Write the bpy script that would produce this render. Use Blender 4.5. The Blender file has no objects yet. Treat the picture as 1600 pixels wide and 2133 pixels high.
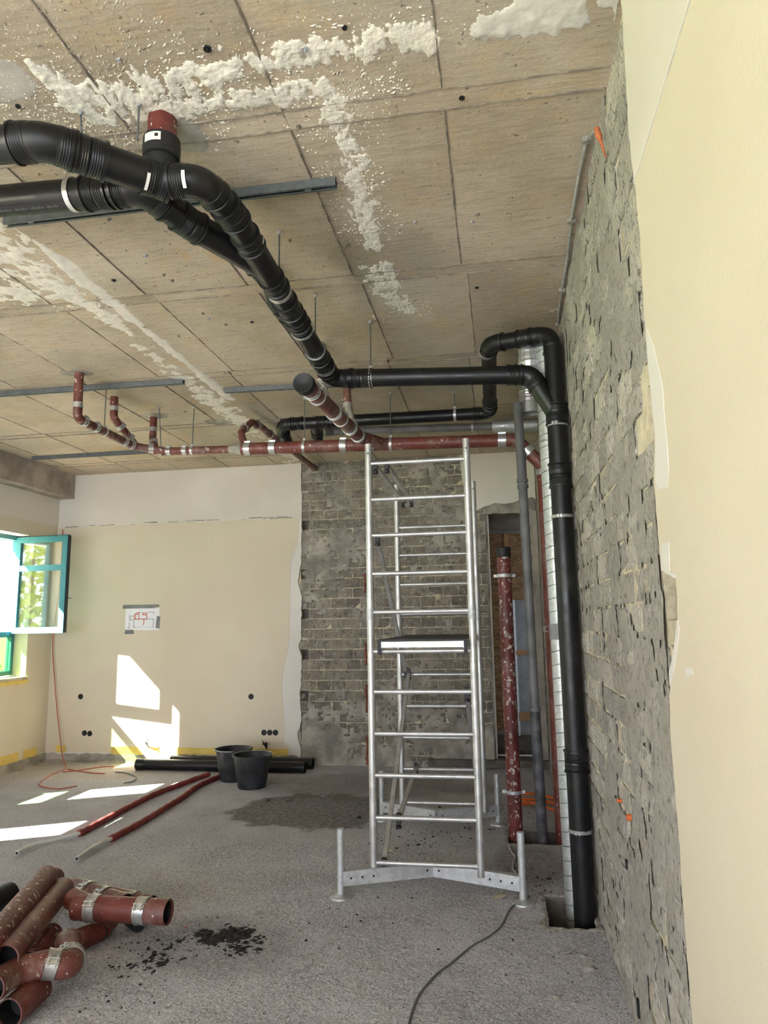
import bpy, math, random
import numpy as np
from mathutils import Vector, Matrix, Quaternion

random.seed(7)
SC = bpy.context.scene
COL = SC.collection
R = math.radians

# ------------------------------------------------------------------ camera
F, PITCH, YAW, ROLL, EYE = 1451.28, .1563, -.16088, .0167, 1.7
_w = Vector((math.sin(YAW) * math.cos(PITCH), math.cos(YAW) * math.cos(PITCH), math.sin(PITCH)))
_r0 = Vector((math.cos(YAW), -math.sin(YAW), 0))
_d0 = -_r0.cross(_w)
CR = _r0 * math.cos(ROLL) + _d0 * math.sin(ROLL)
CD = _d0 * math.cos(ROLL) - _r0 * math.sin(ROLL)
CW = _w
CP = Vector((0, 0, EYE))
cam_d = bpy.data.cameras.new('camera')
cam_d.sensor_fit = 'VERTICAL'
cam_d.sensor_height = 36
cam_d.lens = F / 2133 * 36
cam_d.clip_start = .05
cam = bpy.data.objects.new('camera', cam_d)
COL.objects.link(cam)
cam.matrix_world = Matrix.Translation(CP) @ Matrix((CR, -CD, -CW)).transposed().to_4x4()
SC.camera = cam

# ------------------------------------------------------------------ world, sun, exposure
world = bpy.data.worlds.new('sky')
SC.world = world
world.use_nodes = True
bg = world.node_tree.nodes['Background']
bg.inputs[0].default_value = (.80, .87, 1.0, 1)
bg.inputs[1].default_value = 3.2
SUN_DIR = Vector((1, .52, -1.0)).normalized()
sun_d = bpy.data.lights.new('sun', 'SUN')
sun_d.energy = 55
sun_d.angle = R(.5)
sun_d.color = (1, .95, .86)
sun = bpy.data.objects.new('sun', sun_d)
COL.objects.link(sun)
sun.rotation_euler = SUN_DIR.to_track_quat('-Z', 'Y').to_euler()
vs = SC.view_settings
vs.view_transform = 'Standard'
vs.look = 'None'
vs.exposure = 1.5
vs.gamma = 1
vs.use_curve_mapping = False
SC.cycles.use_denoising = True
SC.cycles.max_bounces = 10
SC.cycles.diffuse_bounces = 7
SC.cycles.transparent_max_bounces = 12
SC.cycles.caustics_reflective = False
SC.cycles.caustics_refractive = False
SC.cycles.sample_clamp_indirect = 12

# room dimensions (metres)
XL, XR, YB, ZC, YF = -5.87, .49, 8.55, 3.75, -3.0


def portal(name, loc, rot, sx, sy):
    d = bpy.data.lights.new(name, 'AREA')
    d.shape = 'RECTANGLE'
    d.size, d.size_y = sx, sy
    d.cycles.is_portal = True
    o = bpy.data.objects.new(name, d)
    COL.objects.link(o)
    o.location, o.rotation_euler = loc, rot


# window openings in the left wall: (near jamb, far jamb)
WINS = [(7.40, 8.05), (5.68, 6.33), (4.24, 4.89), (2.40, 3.05), (.7, 1.5), (-2.6, -.6)]  # last two are out of view, sized for the light they let in
WZ0, WZT, WZ1 = 1.10, 1.62, 2.86
for a, b in WINS:
    portal('window_portal', (-6.25, (a + b) / 2, (WZ0 + WZ1) / 2), (0, R(-90), 0), WZ1 - WZ0, b - a)
portal('rear_portal', ((XL + XR) / 2, YF - .05, 1.75), (R(90), 0, 0), 5.8, 2.9)


def ray(x, y):
    return CR * ((x - 800) / F) + CD * ((y - 1066.5) / F) + CW


def PZ(x, y, z):
    v = ray(x, y)
    return CP + v * ((z - EYE) / v.z)


def PY(x, y, Y):
    v = ray(x, y)
    return CP + v * (Y / v.y)


def PX(x, y, X):
    v = ray(x, y)
    return CP + v * (X / v.x)


# ------------------------------------------------------------------ materials
class NT:
    def __init__(s, name):
        s.m = bpy.data.materials.new(name)
        s.m.use_nodes = True
        s.t = s.m.node_tree
        s.b = s.t.nodes['Principled BSDF']
        s.out = s.t.nodes['Material Output']
        g = s.t.nodes.new('ShaderNodeNewGeometry')
        s.pos = g.outputs['Position']

    def node(s, typ, **kw):
        n = s.t.nodes.new(typ)
        for k, v in kw.items():
            if k.startswith('i_'):
                key = k[2:]
                key = int(key) if key.isdigit() else key
                s.put(n.inputs[key], v)
            else:
                setattr(n, k, v)
        return n

    def put(s, sock, v):
        if isinstance(v, bpy.types.NodeSocket):
            s.t.links.new(v, sock)
        else:
            sock.default_value = v

    def vec(s, scale=(1, 1, 1), src=None):
        return s.node('ShaderNodeVectorMath', operation='MULTIPLY', i_0=src or s.pos, i_1=scale).outputs[0]

    def noise(s, sc, det=3, rough=.55, src=None, dist=0):
        n = s.node('ShaderNodeTexNoise', i_Scale=sc, i_Detail=det, i_Roughness=rough, i_Distortion=dist)
        s.put(n.inputs['Vector'], src or s.pos)
        return n.outputs[0]

    def ramp(s, v, a, b, lo=0., hi=1.):
        n = s.node('ShaderNodeMapRange', interpolation_type='SMOOTHSTEP')
        s.put(n.inputs[0], v)
        n.inputs[1].default_value, n.inputs[2].default_value = a, b
        n.inputs[3].default_value, n.inputs[4].default_value = lo, hi
        return n.outputs[0]

    def mix(s, f, a, b, mode='MIX'):
        n = s.node('ShaderNodeMix', data_type='RGBA', blend_type=mode)
        s.put(n.inputs[0], f)
        for sock, v in ((n.inputs[6], a), (n.inputs[7], b)):
            s.put(sock, v if isinstance(v, bpy.types.NodeSocket) else (*v, 1))
        return n.outputs[2]

    def math(s, op, a, b=0., c=0.):
        n = s.node('ShaderNodeMath', operation=op)
        for i, v in enumerate((a, b, c)):
            s.put(n.inputs[i], v)
        return n.outputs[0]

    def bump(s, h, st=.5, d=.01, prev=None):
        n = s.node('ShaderNodeBump', i_Strength=st, i_Distance=d)
        s.put(n.inputs['Height'], h)
        if prev:
            s.put(n.inputs['Normal'], prev)
        s.put(s.b.inputs['Normal'], n.outputs[0])
        return n.outputs[0]

    def col(s, c):
        s.put(s.b.inputs['Base Color'], c if isinstance(c, bpy.types.NodeSocket) else (*c, 1))

    def set(s, rough=.6, metal=0., spec=.5):
        s.put(s.b.inputs['Roughness'], rough)
        s.b.inputs['Metallic'].default_value = metal
        s.b.inputs['Specular IOR Level'].default_value = spec
        return s.m


def plain(name, c, rough=.6, metal=0., var=.15, sc=6., bump=0., bsc=60., spec=.4):
    n = NT(name)
    d = tuple(x * (1 - var) for x in c)
    u = tuple(min(1, x * (1 + var)) for x in c)
    n.col(n.mix(n.ramp(n.noise(sc, 4), .3, .7), d, u))
    if bump:
        n.bump(n.noise(bsc, 3), .6, bump)
    return n.set(rough, metal, spec)


def m_concrete():
    n = NT('board_marked_concrete')
    grain = n.noise(1, 4, .6, n.vec((7, 40, 7)))
    big = n.noise(1.3, 4, .6)
    c = n.mix(n.ramp(big, .32, .68), (.40, .335, .25), (.535, .465, .37))
    c = n.mix(n.ramp(grain, .46, .70, 0, .38), c, (.27, .225, .165))
    rust = n.math('MULTIPLY', n.ramp(n.noise(1, 3, .6, n.vec((5, 1.6, 1))), .58, .72), n.ramp(n.noise(2.2, 2), .45, .65))
    c = n.mix(n.math('MULTIPLY', rust, .6), c, (.52, .32, .14))
    pale = n.ramp(n.noise(1, 5, .7, n.vec((3, 1.2, 1))), .60, .78, 0, .55)
    c = n.mix(pale, c, (.60, .56, .49))
    blot = n.ramp(n.noise(3.1, 5, .72), .52, .70, 0, .5)
    c = n.mix(blot, c, (.53, .385, .21))
    gr = n.ramp(n.noise(.8, 3, .6, n.vec((1, 1, 1))), .5, .68, 0, .5)
    c = n.mix(gr, c, (.36, .345, .31))
    pit = n.ramp(n.noise(30, 3, .65), .665, .72)
    c = n.mix(n.math('MULTIPLY', pit, .8), c, (.10, .085, .07))
    c = n.mix(n.ramp(n.noise(60, 4, .75), .50, .66, 0, .35), c, (.25, .215, .17))
    c = n.mix(n.ramp(n.noise(38, 4, .75, n.vec((1, 1.7, 1))), .56, .70, 0, .4), c, (.66, .61, .53))
    info = n.node('ShaderNodeObjectInfo').outputs['Random']
    c = n.mix(1, c, n.mix(info, (.88, .87, .86), (1.08, 1.07, 1.06)), 'MULTIPLY')
    n.col(c)
    n.bump(n.math('ADD', n.math('MULTIPLY', grain, .7), n.math('ADD', n.noise(7, 5, .7), n.math('MULTIPLY', pit, -.8))), .5, .008)
    return n.set(.85, 0, .25)


def m_floor():
    n = NT('rough_screed')
    c = n.mix(n.ramp(n.noise(1.7, 5, .65), .3, .7), (.335, .325, .345), (.53, .52, .55))
    c = n.mix(n.ramp(n.noise(85, 3, .75), .40, .68), c, (.74, .73, .765))
    c = n.mix(n.ramp(n.noise(55, 2), .60, .70, 0, .75), c, (.15, .14, .14))
    c = n.mix(n.ramp(n.noise(3.6, 5, .75), .58, .72, 0, .5), c, (.24, .205, .18))

    def stain(cx, cy, rx, ry, dark, a0=1.05, a1=.85):
        v = n.node('ShaderNodeVectorMath', operation='SUBTRACT', i_0=n.pos, i_1=(cx, cy, 0)).outputs[0]
        v = n.vec((1 / rx, 1 / ry, 0), v)
        L = n.node('ShaderNodeVectorMath', operation='LENGTH', i_0=v).outputs['Value']
        L = n.math('ADD', L, n.math('MULTIPLY_ADD', n.noise(2.6, 5, .65), 1.1, -.55))
        return n.math('MULTIPLY', n.ramp(L, a1, a0, dark, 0), n.ramp(n.noise(24, 4, .7), .28, .62, .55, 1))
    c = n.mix(stain(-1.75, 6.55, .82, .62, .78), c, (.085, .068, .052))
    c = n.mix(stain(-1.35, 7.6, 1.3, .65, .6, 1.2, .6), c, (.15, .125, .10))
    c = n.mix(stain(-4.9, 8.1, 1.3, .6, .45, 1.2, .6), c, (.42, .34, .24))
    c = n.mix(stain(.15, 5.3, .28, .55, .55, 1.2, .6), c, (.12, .085, .06))
    c = n.mix(stain(-1.6, 3.85, .55, .35, .45, 1.3, .5), c, (.10, .09, .085))
    n.col(c)
    h = n.math('ADD', n.noise(85, 3, .75), n.math('MULTIPLY', n.noise(24, 4, .7), 1.3))
    n.bump(h, 1., .016)
    return n.set(.92, 0, .2)


def m_brick(name, a, b, sand, sandamt, streak=(22, 22, 5), dark=.85, scr=0., sandsc=4.5):
    n = NT(name)
    info = n.node('ShaderNodeObjectInfo').outputs['Random']
    c = n.mix(n.ramp(n.noise(3, 4), .3, .7), a, b)
    c = n.mix(1, c, n.mix(info, (.78, .78, .78), (1.18, 1.17, 1.14)), 'MULTIPLY')
    s = n.noise(1, 5, .7, n.vec(streak))
    c = n.mix(n.ramp(s, .56, .70, 0, .75), c, (.60, .58, .54))
    c = n.mix(n.ramp(s, .46, .36, 0, dark), c, (.13, .12, .105))
    c = n.mix(n.ramp(n.noise(sandsc, 5, .7), .50, .66, 0, sandamt), c, sand)
    if scr:
        mp = n.node('ShaderNodeMapping')
        mp.inputs['Rotation'].default_value = (0, R(-48), 0)
        mp.inputs['Scale'].default_value = (3.2, 1, 46)
        n.put(mp.inputs['Vector'], n.pos)
        c = n.mix(n.ramp(n.noise(1, 3, .5, mp.outputs[0]), .665, .71, 0, scr), c, (.58, .55, .49))
    n.col(c)
    h = n.math('ADD', n.math('MULTIPLY', s, 1.4), n.noise(70, 3, .7))
    n.bump(h, 1., .022)
    return n.set(.93, 0, .15)


def m_redpipe(name, dust, speck, base=(.135, .032, .024)):
    n = NT(name)
    c = n.mix(n.ramp(n.noise(7, 4), .3, .7), tuple(x * .75 for x in base), tuple(x * 1.25 for x in base))
    c = n.mix(n.ramp(n.noise(5.5, 5, .7), .45, .72, 0, dust), c, (.33, .27, .235))
    sp = n.ramp(n.noise(1, 3, .6, n.vec((42, 42, 26))), .66 - speck * .06, .70 - speck * .06)
    c = n.mix(n.math('MULTIPLY', sp, .9), c, (.60, .55, .48))
    n.col(c)
    n.bump(n.noise(80, 2), .2, .003)
    return n.set(.48, 0, .4)


def m_paint(name, a, b, dirt=.3, bsc=55):
    n = NT(name)
    c = n.mix(n.ramp(n.noise(.9, 3), .3, .7), a, b)
    mk = n.ramp(n.noise(7, 5, .75), .70, .78, 0, dirt)
    c = n.mix(mk, c, tuple(x * .55 for x in a))
    n.col(c)
    n.bump(n.noise(bsc, 3), .25, .004)
    return n.set(.8, 0, .25)


def m_galv(name, c=(.58, .60, .60), rough=.38, sp=18):
    n = NT(name)
    v = n.node('ShaderNodeTexVoronoi', i_Scale=sp * 3)
    n.put(v.inputs['Vector'], n.pos)
    k = n.node('ShaderNodeSeparateColor', i_0=v.outputs['Color']).outputs[0]
    n.col(n.mix(k, tuple(x * .78 for x in c), c))
    n.put(n.b.inputs['Roughness'], n.ramp(n.noise(9, 3), .3, .7, rough, rough + .22))
    n.b.inputs['Metallic'].default_value = .7
    return n.m


def m_glass(name, tint, gloss, rough=.02):
    n = NT(name)
    n.t.nodes.remove(n.b)
    tr = n.node('ShaderNodeBsdfTransparent')
    tr.inputs[0].default_value = (*tint, 1)
    gl = n.node('ShaderNodeBsdfGlossy')
    gl.inputs['Roughness'].default_value = rough
    lw = n.node('ShaderNodeLayerWeight', i_Blend=.5).outputs['Facing']
    mx = n.node('ShaderNodeMixShader', i_0=n.math('MULTIPLY_ADD', n.math('POWER', lw, 4.), .5, gloss))
    n.t.links.new(tr.outputs[0], mx.inputs[1])
    n.t.links.new(gl.outputs[0], mx.inputs[2])
    n.t.links.new(mx.outputs[0], n.out.inputs[0])
    return n.m


def m_osb():
    n = NT('strand_board')
    w = n.noise(1, 4, .6, n.vec((8, 8, 26)), 1.2)
    c = n.mix(n.ramp(w, .35, .65), (.15, .078, .032), (.34, .20, .09))
    n.col(c)
    n.bump(w, .4, .003)
    return n.set(.75)


def m_leaf(name, a, b):
    n = NT(name)
    info = n.node('ShaderNodeObjectInfo').outputs['Random']
    c = n.mix(n.noise(2.2, 3), a, b)
    n.col(c)
    n.set(.6)
    return n.m


def m_black():
    n = NT('black_polyethylene')
    c = n.mix(n.ramp(n.noise(4, 5, .7), .52, .75), (.006, .006, .0065), (.024, .023, .022))
    n.col(c)
    n.put(n.b.inputs['Roughness'], n.ramp(n.noise(11, 3), .3, .7, .30, .48))
    n.b.inputs['Specular IOR Level'].default_value = .38
    return n.m


M = dict(
    concrete=m_concrete(), floor=m_floor(),
    bead=plain('joint_ridge', (.24, .205, .165), .9, 0, .35, 20, .004, 90),
    beam=plain('beam_concrete', (.33, .285, .245), .9, 0, .3, 3.5, .006, 30),
    brick_b=m_brick('sand_lime_brick', (.265, .238, .198), (.375, .34, .285), (.42, .36, .25), .35, (15, 15, 17), .8, .75),
    brick_r=m_brick('chiselled_brick', (.52, .485, .43), (.66, .62, .555), (.54, .49, .385), .45, (55, 55, 24), .8, 0., 11.),
    mortar=plain('sandy_mortar', (.54, .475, .35), .95, 0, .3, 9, .012, 45),
    smear=plain('old_render', (.31, .285, .245), .95, 0, .35, 5, .012, 40),
    yellow=m_paint('cream_paint', (.62, .55, .425), (.67, .60, .475), .12),
    offwhite=m_paint('off_white_paint', (.62, .575, .50), (.70, .655, .58), .35),
    filler=m_paint('white_filler', (.64, .61, .56), (.72, .69, .64), .3),
    yellowstrip=plain('yellow_edge_strip', (.68, .50, .13), .7, 0, .12, 9),
    patchgrey=plain('cured_concrete_patch', (.43, .405, .355), .85, 0, .15, 5, .004, 50),
    splat=plain('wet_plaster', (.70, .665, .585), .8, 0, .10, 14, .006, 70),
    splat2=plain('smooth_plaster', (.66, .63, .57), .75, 0, .08, 6, .003, 40),
    black=m_black(),
    rubber=plain('black_rubber', (.012, .012, .013), .55),
    red=m_redpipe('red_cast_iron', .35, .1), redspeck=m_redpipe('paint_splashed_red_iron', .2, 1.1, (.125, .024, .020)),
    reddust=m_redpipe('dusty_red_iron', .95, .4, (.15, .048, .038)),
    redclean=m_redpipe('brown_red_iron', .5, .7, (.14, .04, .03)),
    steel=m_galv('steel_band', (.56, .555, .54), .25, 6),
    galv=m_galv('galvanised_sheet'), rail=m_galv('galvanised_rail', (.17, .185, .19), .5),
    alu=m_galv('aluminium_tube', (.62, .615, .60), .34, 5),
    zinc=m_galv('zinc_beam', (.60, .61, .62), .48, 12),
    grey=plain('grey_plastic', (.145, .145, .148), .5, 0, .25, 5),
    greydark=plain('splashed_grey_plastic', (.085, .085, .092), .5, 0, .6, 9),
    foil=m_galv('aluminium_foil', (.75, .75, .74), .28, 30),
    teal=plain('teal_lacquer', (.045, .20, .245), .4, 0, .1, 4),
    darkseal=plain('dark_seal', (.02, .03, .035), .6),
    glass=m_glass('window_glass', (.97, .99, .97), .16), greenglass=m_glass('green_tinted_glass', (.44, .56, .36), .05),
    osb=m_osb(), timber=plain('rough_timber', (.34, .19, .08), .7, 0, .3, 6),
    white=plain('white_paper', (.80, .80, .83), .7, 0, .03), tape=plain('grey_tape', (.20, .205, .205), .5),
    ink=plain('grey_ink', (.30, .30, .33), .8), inkred=plain('red_ink', (.55, .12, .06), .8),
    printw=plain('white_print', (.55, .53, .50), .7), sticker=plain('white_sticker', (.66, .66, .63), .5),
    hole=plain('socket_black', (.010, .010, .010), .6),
    bucket=plain('bucket_black', (.022, .023, .027), .5, 0, .5, 9),
    foam=plain('red_foam', (.21, .035, .030), .65, 0, .3, 14, .004, 60),
    hosewhite=plain('pale_hose', (.58, .60, .56), .45),
    cable=plain('grey_cable', (.13, .13, .135), .6), redcable=plain('red_cable', (.42, .10, .07), .6),
    orange=plain('orange_conduit', (.62, .13, .035), .5), dirt=plain('black_dirt', (.018, .017, .017), .95, 0, .4, 40, .01, 80),
    stone=plain('rubble', (.33, .305, .27), .95, 0, .3, 20, .006, 60),
    pit=plain('pit_concrete_recess_shade', (.135, .12, .105), .95, 0, .3, 12, .006, 40),
    paving=plain('pale_paving', (.56, .49, .41), .9, 0, .1, 2),
    housewhite=plain('house_render', (.80, .80, .80), .8, 0, .05), slate=plain('slate_roof', (.16, .15, .20), .7),
    leaf1=m_leaf('leaf_yellow_green', (.16, .24, .03), (.34, .40, .07)), leaf2=m_leaf('leaf_green', (.07, .15, .02), (.18, .30, .05)),
    grass=plain('lawn', (.12, .24, .04), .9, 0, .3, 2), bark=plain('bark', (.10, .07, .045), .9),
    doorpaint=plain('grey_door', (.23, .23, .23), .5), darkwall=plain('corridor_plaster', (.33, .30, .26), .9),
)


# ------------------------------------------------------------------ mesh helpers
def frame_of(d):
    d = d.normalized()
    a = Vector((0, 0, 1)) if abs(d.z) < .9 else Vector((1, 0, 0))
    u = a.cross(d).normalized()
    return u, d.cross(u)


class MB:
    def __init__(s):
        s.v, s.f = [], []

    def add(s, vs_, fs):
        o = len(s.v)
        s.v += [tuple(p) for p in vs_]
        s.f += [tuple(i + o for i in f) for f in fs]

    def box(s, c, sz, rot=None):
        c = Vector(c)
        P = []
        for x in (-.5, .5):
            for y in (-.5, .5):
                for z in (-.5, .5):
                    q = Vector((x * sz[0], y * sz[1], z * sz[2]))
                    P.append(c + (rot @ q if rot else q))
        s.add(P, [(0, 1, 3, 2), (4, 6, 7, 5), (0, 4, 5, 1), (2, 3, 7, 6), (0, 2, 6, 4), (1, 5, 7, 3)])

    def bar(s, a, b, w, h, up=(0, 0, 1)):
        a, b = Vector(a), Vector(b)
        d = (b - a)
        y = d.normalized()
        x = y.cross(Vector(up))
        x = x.normalized() if x.length > 1e-4 else Vector((1, 0, 0))
        z = x.cross(y)
        s.box((a + b) / 2, (w, d.length, h), Matrix((x, y, z)).transposed())

    def tube(s, pts, r, n=16, caps=True):
        pts = [Vector(p) for p in pts]
        rr = r if isinstance(r, (list, tuple)) else [r] * len(pts)
        dirs = []
        for i in range(len(pts)):
            d = pts[min(i + 1, len(pts) - 1)] - pts[max(i - 1, 0)]
            dirs.append(d.normalized() if d.length > 1e-9 else (dirs[-1] if dirs else Vector((0, 0, 1))))
        u, _ = frame_of(dirs[0])
        V = []
        for i, p in enumerate(pts):
            d = dirs[i]
            u = (u - d * u.dot(d)).normalized()
            w = d.cross(u)
            for k in range(n):
                a = 2 * math.pi * k / n
                V.append(p + (u * math.cos(a) + w * math.sin(a)) * rr[i])
        Fs = []
        for i in range(len(pts) - 1):
            for k in range(n):
                k2 = (k + 1) % n
                Fs.append((i * n + k, i * n + k2, (i + 1) * n + k2, (i + 1) * n + k))
        if caps:
            Fs.append(tuple(range(n))[::-1])
            Fs.append(tuple((len(pts) - 1) * n + k for k in range(n)))
        s.add(V, Fs)

    def ring(s, c, d, r0, r1, h, n=28):
        """band: inner radius r0, outer r1, length h along d"""
        s.lathe([(r0, -h / 2), (r1, -h / 2), (r1, h / 2), (r0, h / 2)], c, d, n, True)

    def lathe(s, prof, c, d, n=24, closed=False):
        c, d = Vector(c), Vector(d).normalized()
        u, w = frame_of(d)
        V = []
        for r_, t in prof:
            for k in range(n):
                a = 2 * math.pi * k / n
                V.append(c + d * t + (u * math.cos(a) + w * math.sin(a)) * max(r_, 1e-5))
        Fs = []
        m = len(prof)
        for i in range(m if closed else m - 1):
            j = (i + 1) % m
            for k in range(n):
                k2 = (k + 1) % n
                Fs.append((i * n + k, i * n + k2, j * n + k2, j * n + k))
        s.add(V, Fs)

    def prism(s, poly, axis, t0, t1):
        """poly of 2-D points in the plane across axis ('x': (y,z), 'y': (x,z), 'z': (x,y)), fanned from triangulation"""
        from mathutils.geometry import tessellate_polygon

        def mk(p, t):
            return {'x': (t, p[0], p[1]), 'y': (p[0], t, p[1]), 'z': (p[0], p[1], t)}[axis]
        n = len(poly)
        V = [mk(p, t0) for p in poly] + [mk(p, t1) for p in poly]
        tri = tessellate_polygon([[Vector((p[0], p[1], 0)) for p in poly]])
        Fs = [t for t in tri] + [tuple(i + n for i in t[::-1]) for t in tri]
        Fs += [(i, (i + 1) % n, n + (i + 1) % n, n + i) for i in range(n)]
        s.add(V, Fs)

    def mesh(s, name, mat, smooth=True, fix=True):
        me = bpy.data.meshes.new(name)
        me.from_pydata(s.v, [], s.f)
        me.materials.append(mat)
        if fix:
            import bmesh
            b = bmesh.new()
            b.from_mesh(me)
            bmesh.ops.recalc_face_normals(b, faces=b.faces)
            b.to_mesh(me)
            b.free()
        if smooth:
            me.shade_smooth()
            me.set_sharp_from_angle(angle=R(38))
        return me

    def build(s, name, mat, parent=None, smooth=True, fix=True):
        return link(name, s.mesh(name, mat, smooth, fix), parent)


def link(name, me, parent=None):
    o = bpy.data.objects.new(name, me)
    COL.objects.link(o)
    if parent:
        o.parent = parent
        o.matrix_parent_inverse = Matrix.Translation(-parent.location)
    return o


def tag(o, label=None, cat=None, group=None, kind=None):
    for k, v in (('label', label), ('category', cat), ('group', group), ('kind', kind)):
        if v:
            o[k] = v
    return o


def thing(name, label, cat, loc=(0, 0, 0), group=None):
    o = bpy.data.objects.new(name, None)
    COL.objects.link(o)
    o.location = loc
    o.empty_display_size = .1
    return tag(o, label, cat, group)


def struct(name, loc=(0, 0, 0), label=None):
    o = bpy.data.objects.new(name, None)
    COL.objects.link(o)
    o.location = loc
    return tag(o, label, None, None, 'structure')


def vnoise(x, y, seed=0):
    xi, yi = np.floor(x).astype(np.int64), np.floor(y).astype(np.int64)
    fx, fy = x - xi, y - yi
    fx, fy = fx * fx * (3 - 2 * fx), fy * fy * (3 - 2 * fy)

    def h(a, b):
        k = (a * 374761393 + b * 668265263 + seed * 974634777) & 0xffffffff
        k = ((k ^ (k >> 13)) * 1274126177) & 0xffffffff
        return ((k ^ (k >> 16)) & 0xffff) / 65535.
    return (h(xi, yi) * (1 - fx) + h(xi + 1, yi) * fx) * (1 - fy) + (h(xi, yi + 1) * (1 - fx) + h(xi + 1, yi + 1) * fx) * fy


def fbm(x, y, seed=0, o=4):
    t, a, tot = 0, .5, 0
    for i in range(o):
        t = t + a * vnoise(x * 2 ** i, y * 2 ** i, seed + i * 17)
        tot += a
        a *= .55
    return t / tot


def seg_dist(px, py, poly):
    """distance to a polyline whose points carry widths: returns max over segments of 1 - d/width"""
    best = np.full(px.shape, -9.)
    for (ax, ay, aw), (bx, by, bw) in zip(poly[:-1], poly[1:]):
        dx, dy = bx - ax, by - ay
        t = np.clip(((px - ax) * dx + (py - ay) * dy) / (dx * dx + dy * dy + 1e-9), 0, 1)
        d = np.hypot(px - ax - t * dx, py - ay - t * dy)
        best = np.maximum(best, 1 - d / (aw + (bw - aw) * t))
    return best


def field(name, mat, parent, u0, u1, v0, v1, res, func, place, kind='stuff', smooth=True):
    """relief patch: func(U,V) gives height (<=0 is bare); place(u,v,h) maps to the world"""
    nu, nv = int((u1 - u0) / res) + 2, int((v1 - v0) / res) + 2
    U, V = np.meshgrid(u0 + np.arange(nu) * res, v0 + np.arange(nv) * res, indexing='ij')
    J = res * .35
    U = U + (vnoise(U / res * 1.7, V / res * 1.7, 5) - .5) * 2 * J
    V = V + (vnoise(U / res * 1.7, V / res * 1.7, 9) - .5) * 2 * J
    H = func(U, V)
    idx = np.arange(nu * nv).reshape(nu, nv)
    live = H > 0
    q = live[:-1, :-1] | live[1:, :-1] | live[1:, 1:] | live[:-1, 1:]
    fc = np.stack([idx[:-1, :-1][q], idx[1:, :-1][q], idx[1:, 1:][q], idx[:-1, 1:][q]], 1)
    use, inv = np.unique(fc, return_inverse=True)
    fc = inv.reshape(fc.shape)
    Hh = np.where(live, H, -.002).ravel()[use]
    X, Y, Z = place(U.ravel()[use], V.ravel()[use], Hh)
    me = bpy.data.meshes.new(name)
    me.from_pydata(np.stack([X, Y, Z], 1).tolist(), [], fc.tolist())
    me.materials.append(mat)
    if smooth:
        me.shade_smooth()
    o = link(name, me, parent)
    if kind:
        o['kind'] = kind
    return o


# ------------------------------------------------------------------ setting: ceiling
ceiling = struct('ceiling', (0, 0, ZC))
b = MB()
b.box(((XL + XR) / 2 - .1, (YB + YF) / 2, ZC + .14), (XR - XL + 1.2, YB - YF + 1.0, .24))
b.build('slab', M['bead'], ceiling)
XJ = [.502, -.14, -.785, -1.445, -2.11, -2.76, -3.42, -4.08, -4.74, -5.40, -5.87]
ROW0, PER, STRIP = 2.4925, 1.3755, .108
rows = []
yy = ROW0 - 4 * PER
while yy < YB:
    rows.append(yy)
    yy += PER
for i, y0 in enumerate(rows):
    ya, yb_ = max(YF, y0 + STRIP / 2), min(YB, y0 + PER - STRIP / 2)
    off = 0 if i <= 4 else (.035 if i == 5 else -.02)
    for j in range(len(XJ) - 1):
        x1, x0 = XJ[j] + (off if j else 0), XJ[j + 1] + (off if j < len(XJ) - 2 else 0)
        dz = random.uniform(-.003, .003)
        if yb_ > ya:
            b = MB()
            g = .004
            b.box(((x0 + x1) / 2, (ya + yb_) / 2, ZC + .012 + dz), (x1 - x0 - g, yb_ - ya - g, .024))
            b.build('ceiling_panel', M['concrete'], ceiling, False)
        if j % 2 == 0 and y0 - STRIP / 2 > YF and y0 + STRIP / 2 < YB:
            x0b = XJ[min(j + 2, len(XJ) - 1)]
            b = MB()
            b.box(((x0b + x1) / 2, y0, ZC + .0135 + random.uniform(-.002, .003)), (x1 - x0b - .003, STRIP - .004, .024))
            b.build('ceiling_strip', M['concrete'], ceiling, False)
# fins of cement squeezed out of the formwork joints
for i, y0 in enumerate(rows):
    off = 0 if i <= 4 else (.035 if i == 5 else -.02)
    ya, yb_ = max(YF, y0 + STRIP / 2), min(YB - .02, y0 + PER - STRIP / 2)
    for s_ in (-1, 1):
        y = y0 + s_ * STRIP / 2
        if YF < y < YB - .05:
            b = MB()
            n = 90
            pts = [(XL + (XR - XL) * k / n, y + random.uniform(-.0015, .0015), ZC - .001) for k in range(n + 1)]
            b.tube(pts, [random.uniform(.0015, .0055) for _ in pts], 5)
            b.build('joint_ridge', M['bead'], ceiling)
    for j in range(1, len(XJ) - 1):
        if yb_ > ya + .05:
            b = MB()
            n = 22
            pts = [(XJ[j] + off + random.uniform(-.0015, .0015), ya + (yb_ - ya) * k / n, ZC - .001) for k in range(n + 1)]
            b.tube(pts, [random.uniform(.002, .0065) for _ in pts], 5)
            b.build('joint_ridge', M['bead'], ceiling)
# cast-in anchors and spacers
for q in ((247, 125), (432, 101), (636, 102), (718, 57), (37, 220), (962, 203), (622, 262), (865, 462), (984, 462), (725, 510), (228, 457),
          (303, 532), (341, 572), (359, 584), (237, 583), (604, 500), (423, 652), (435, 663), (470, 675), (525, 670), (466, 778), (372, 699), (385, 857), (993, 598), (995, 446)):
    p = PZ(*q, ZC)
    b = MB()
    s_ = random.uniform(.009, .016)
    b.lathe([(s_ * .55, .004), (s_ * .6, -.004), (s_, -.006), (s_ * .9, .006)], p, (0, 0, -1), 8, True)
    b.lathe([(0.0001, .002), (s_ * .4, .002), (s_ * .35, .012), (.0001, .013)], p, (0, 0, -1), 6)
    b.build('anchor', random.choice([M['bead'], M['rubber'], M['zinc']]), ceiling)


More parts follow.
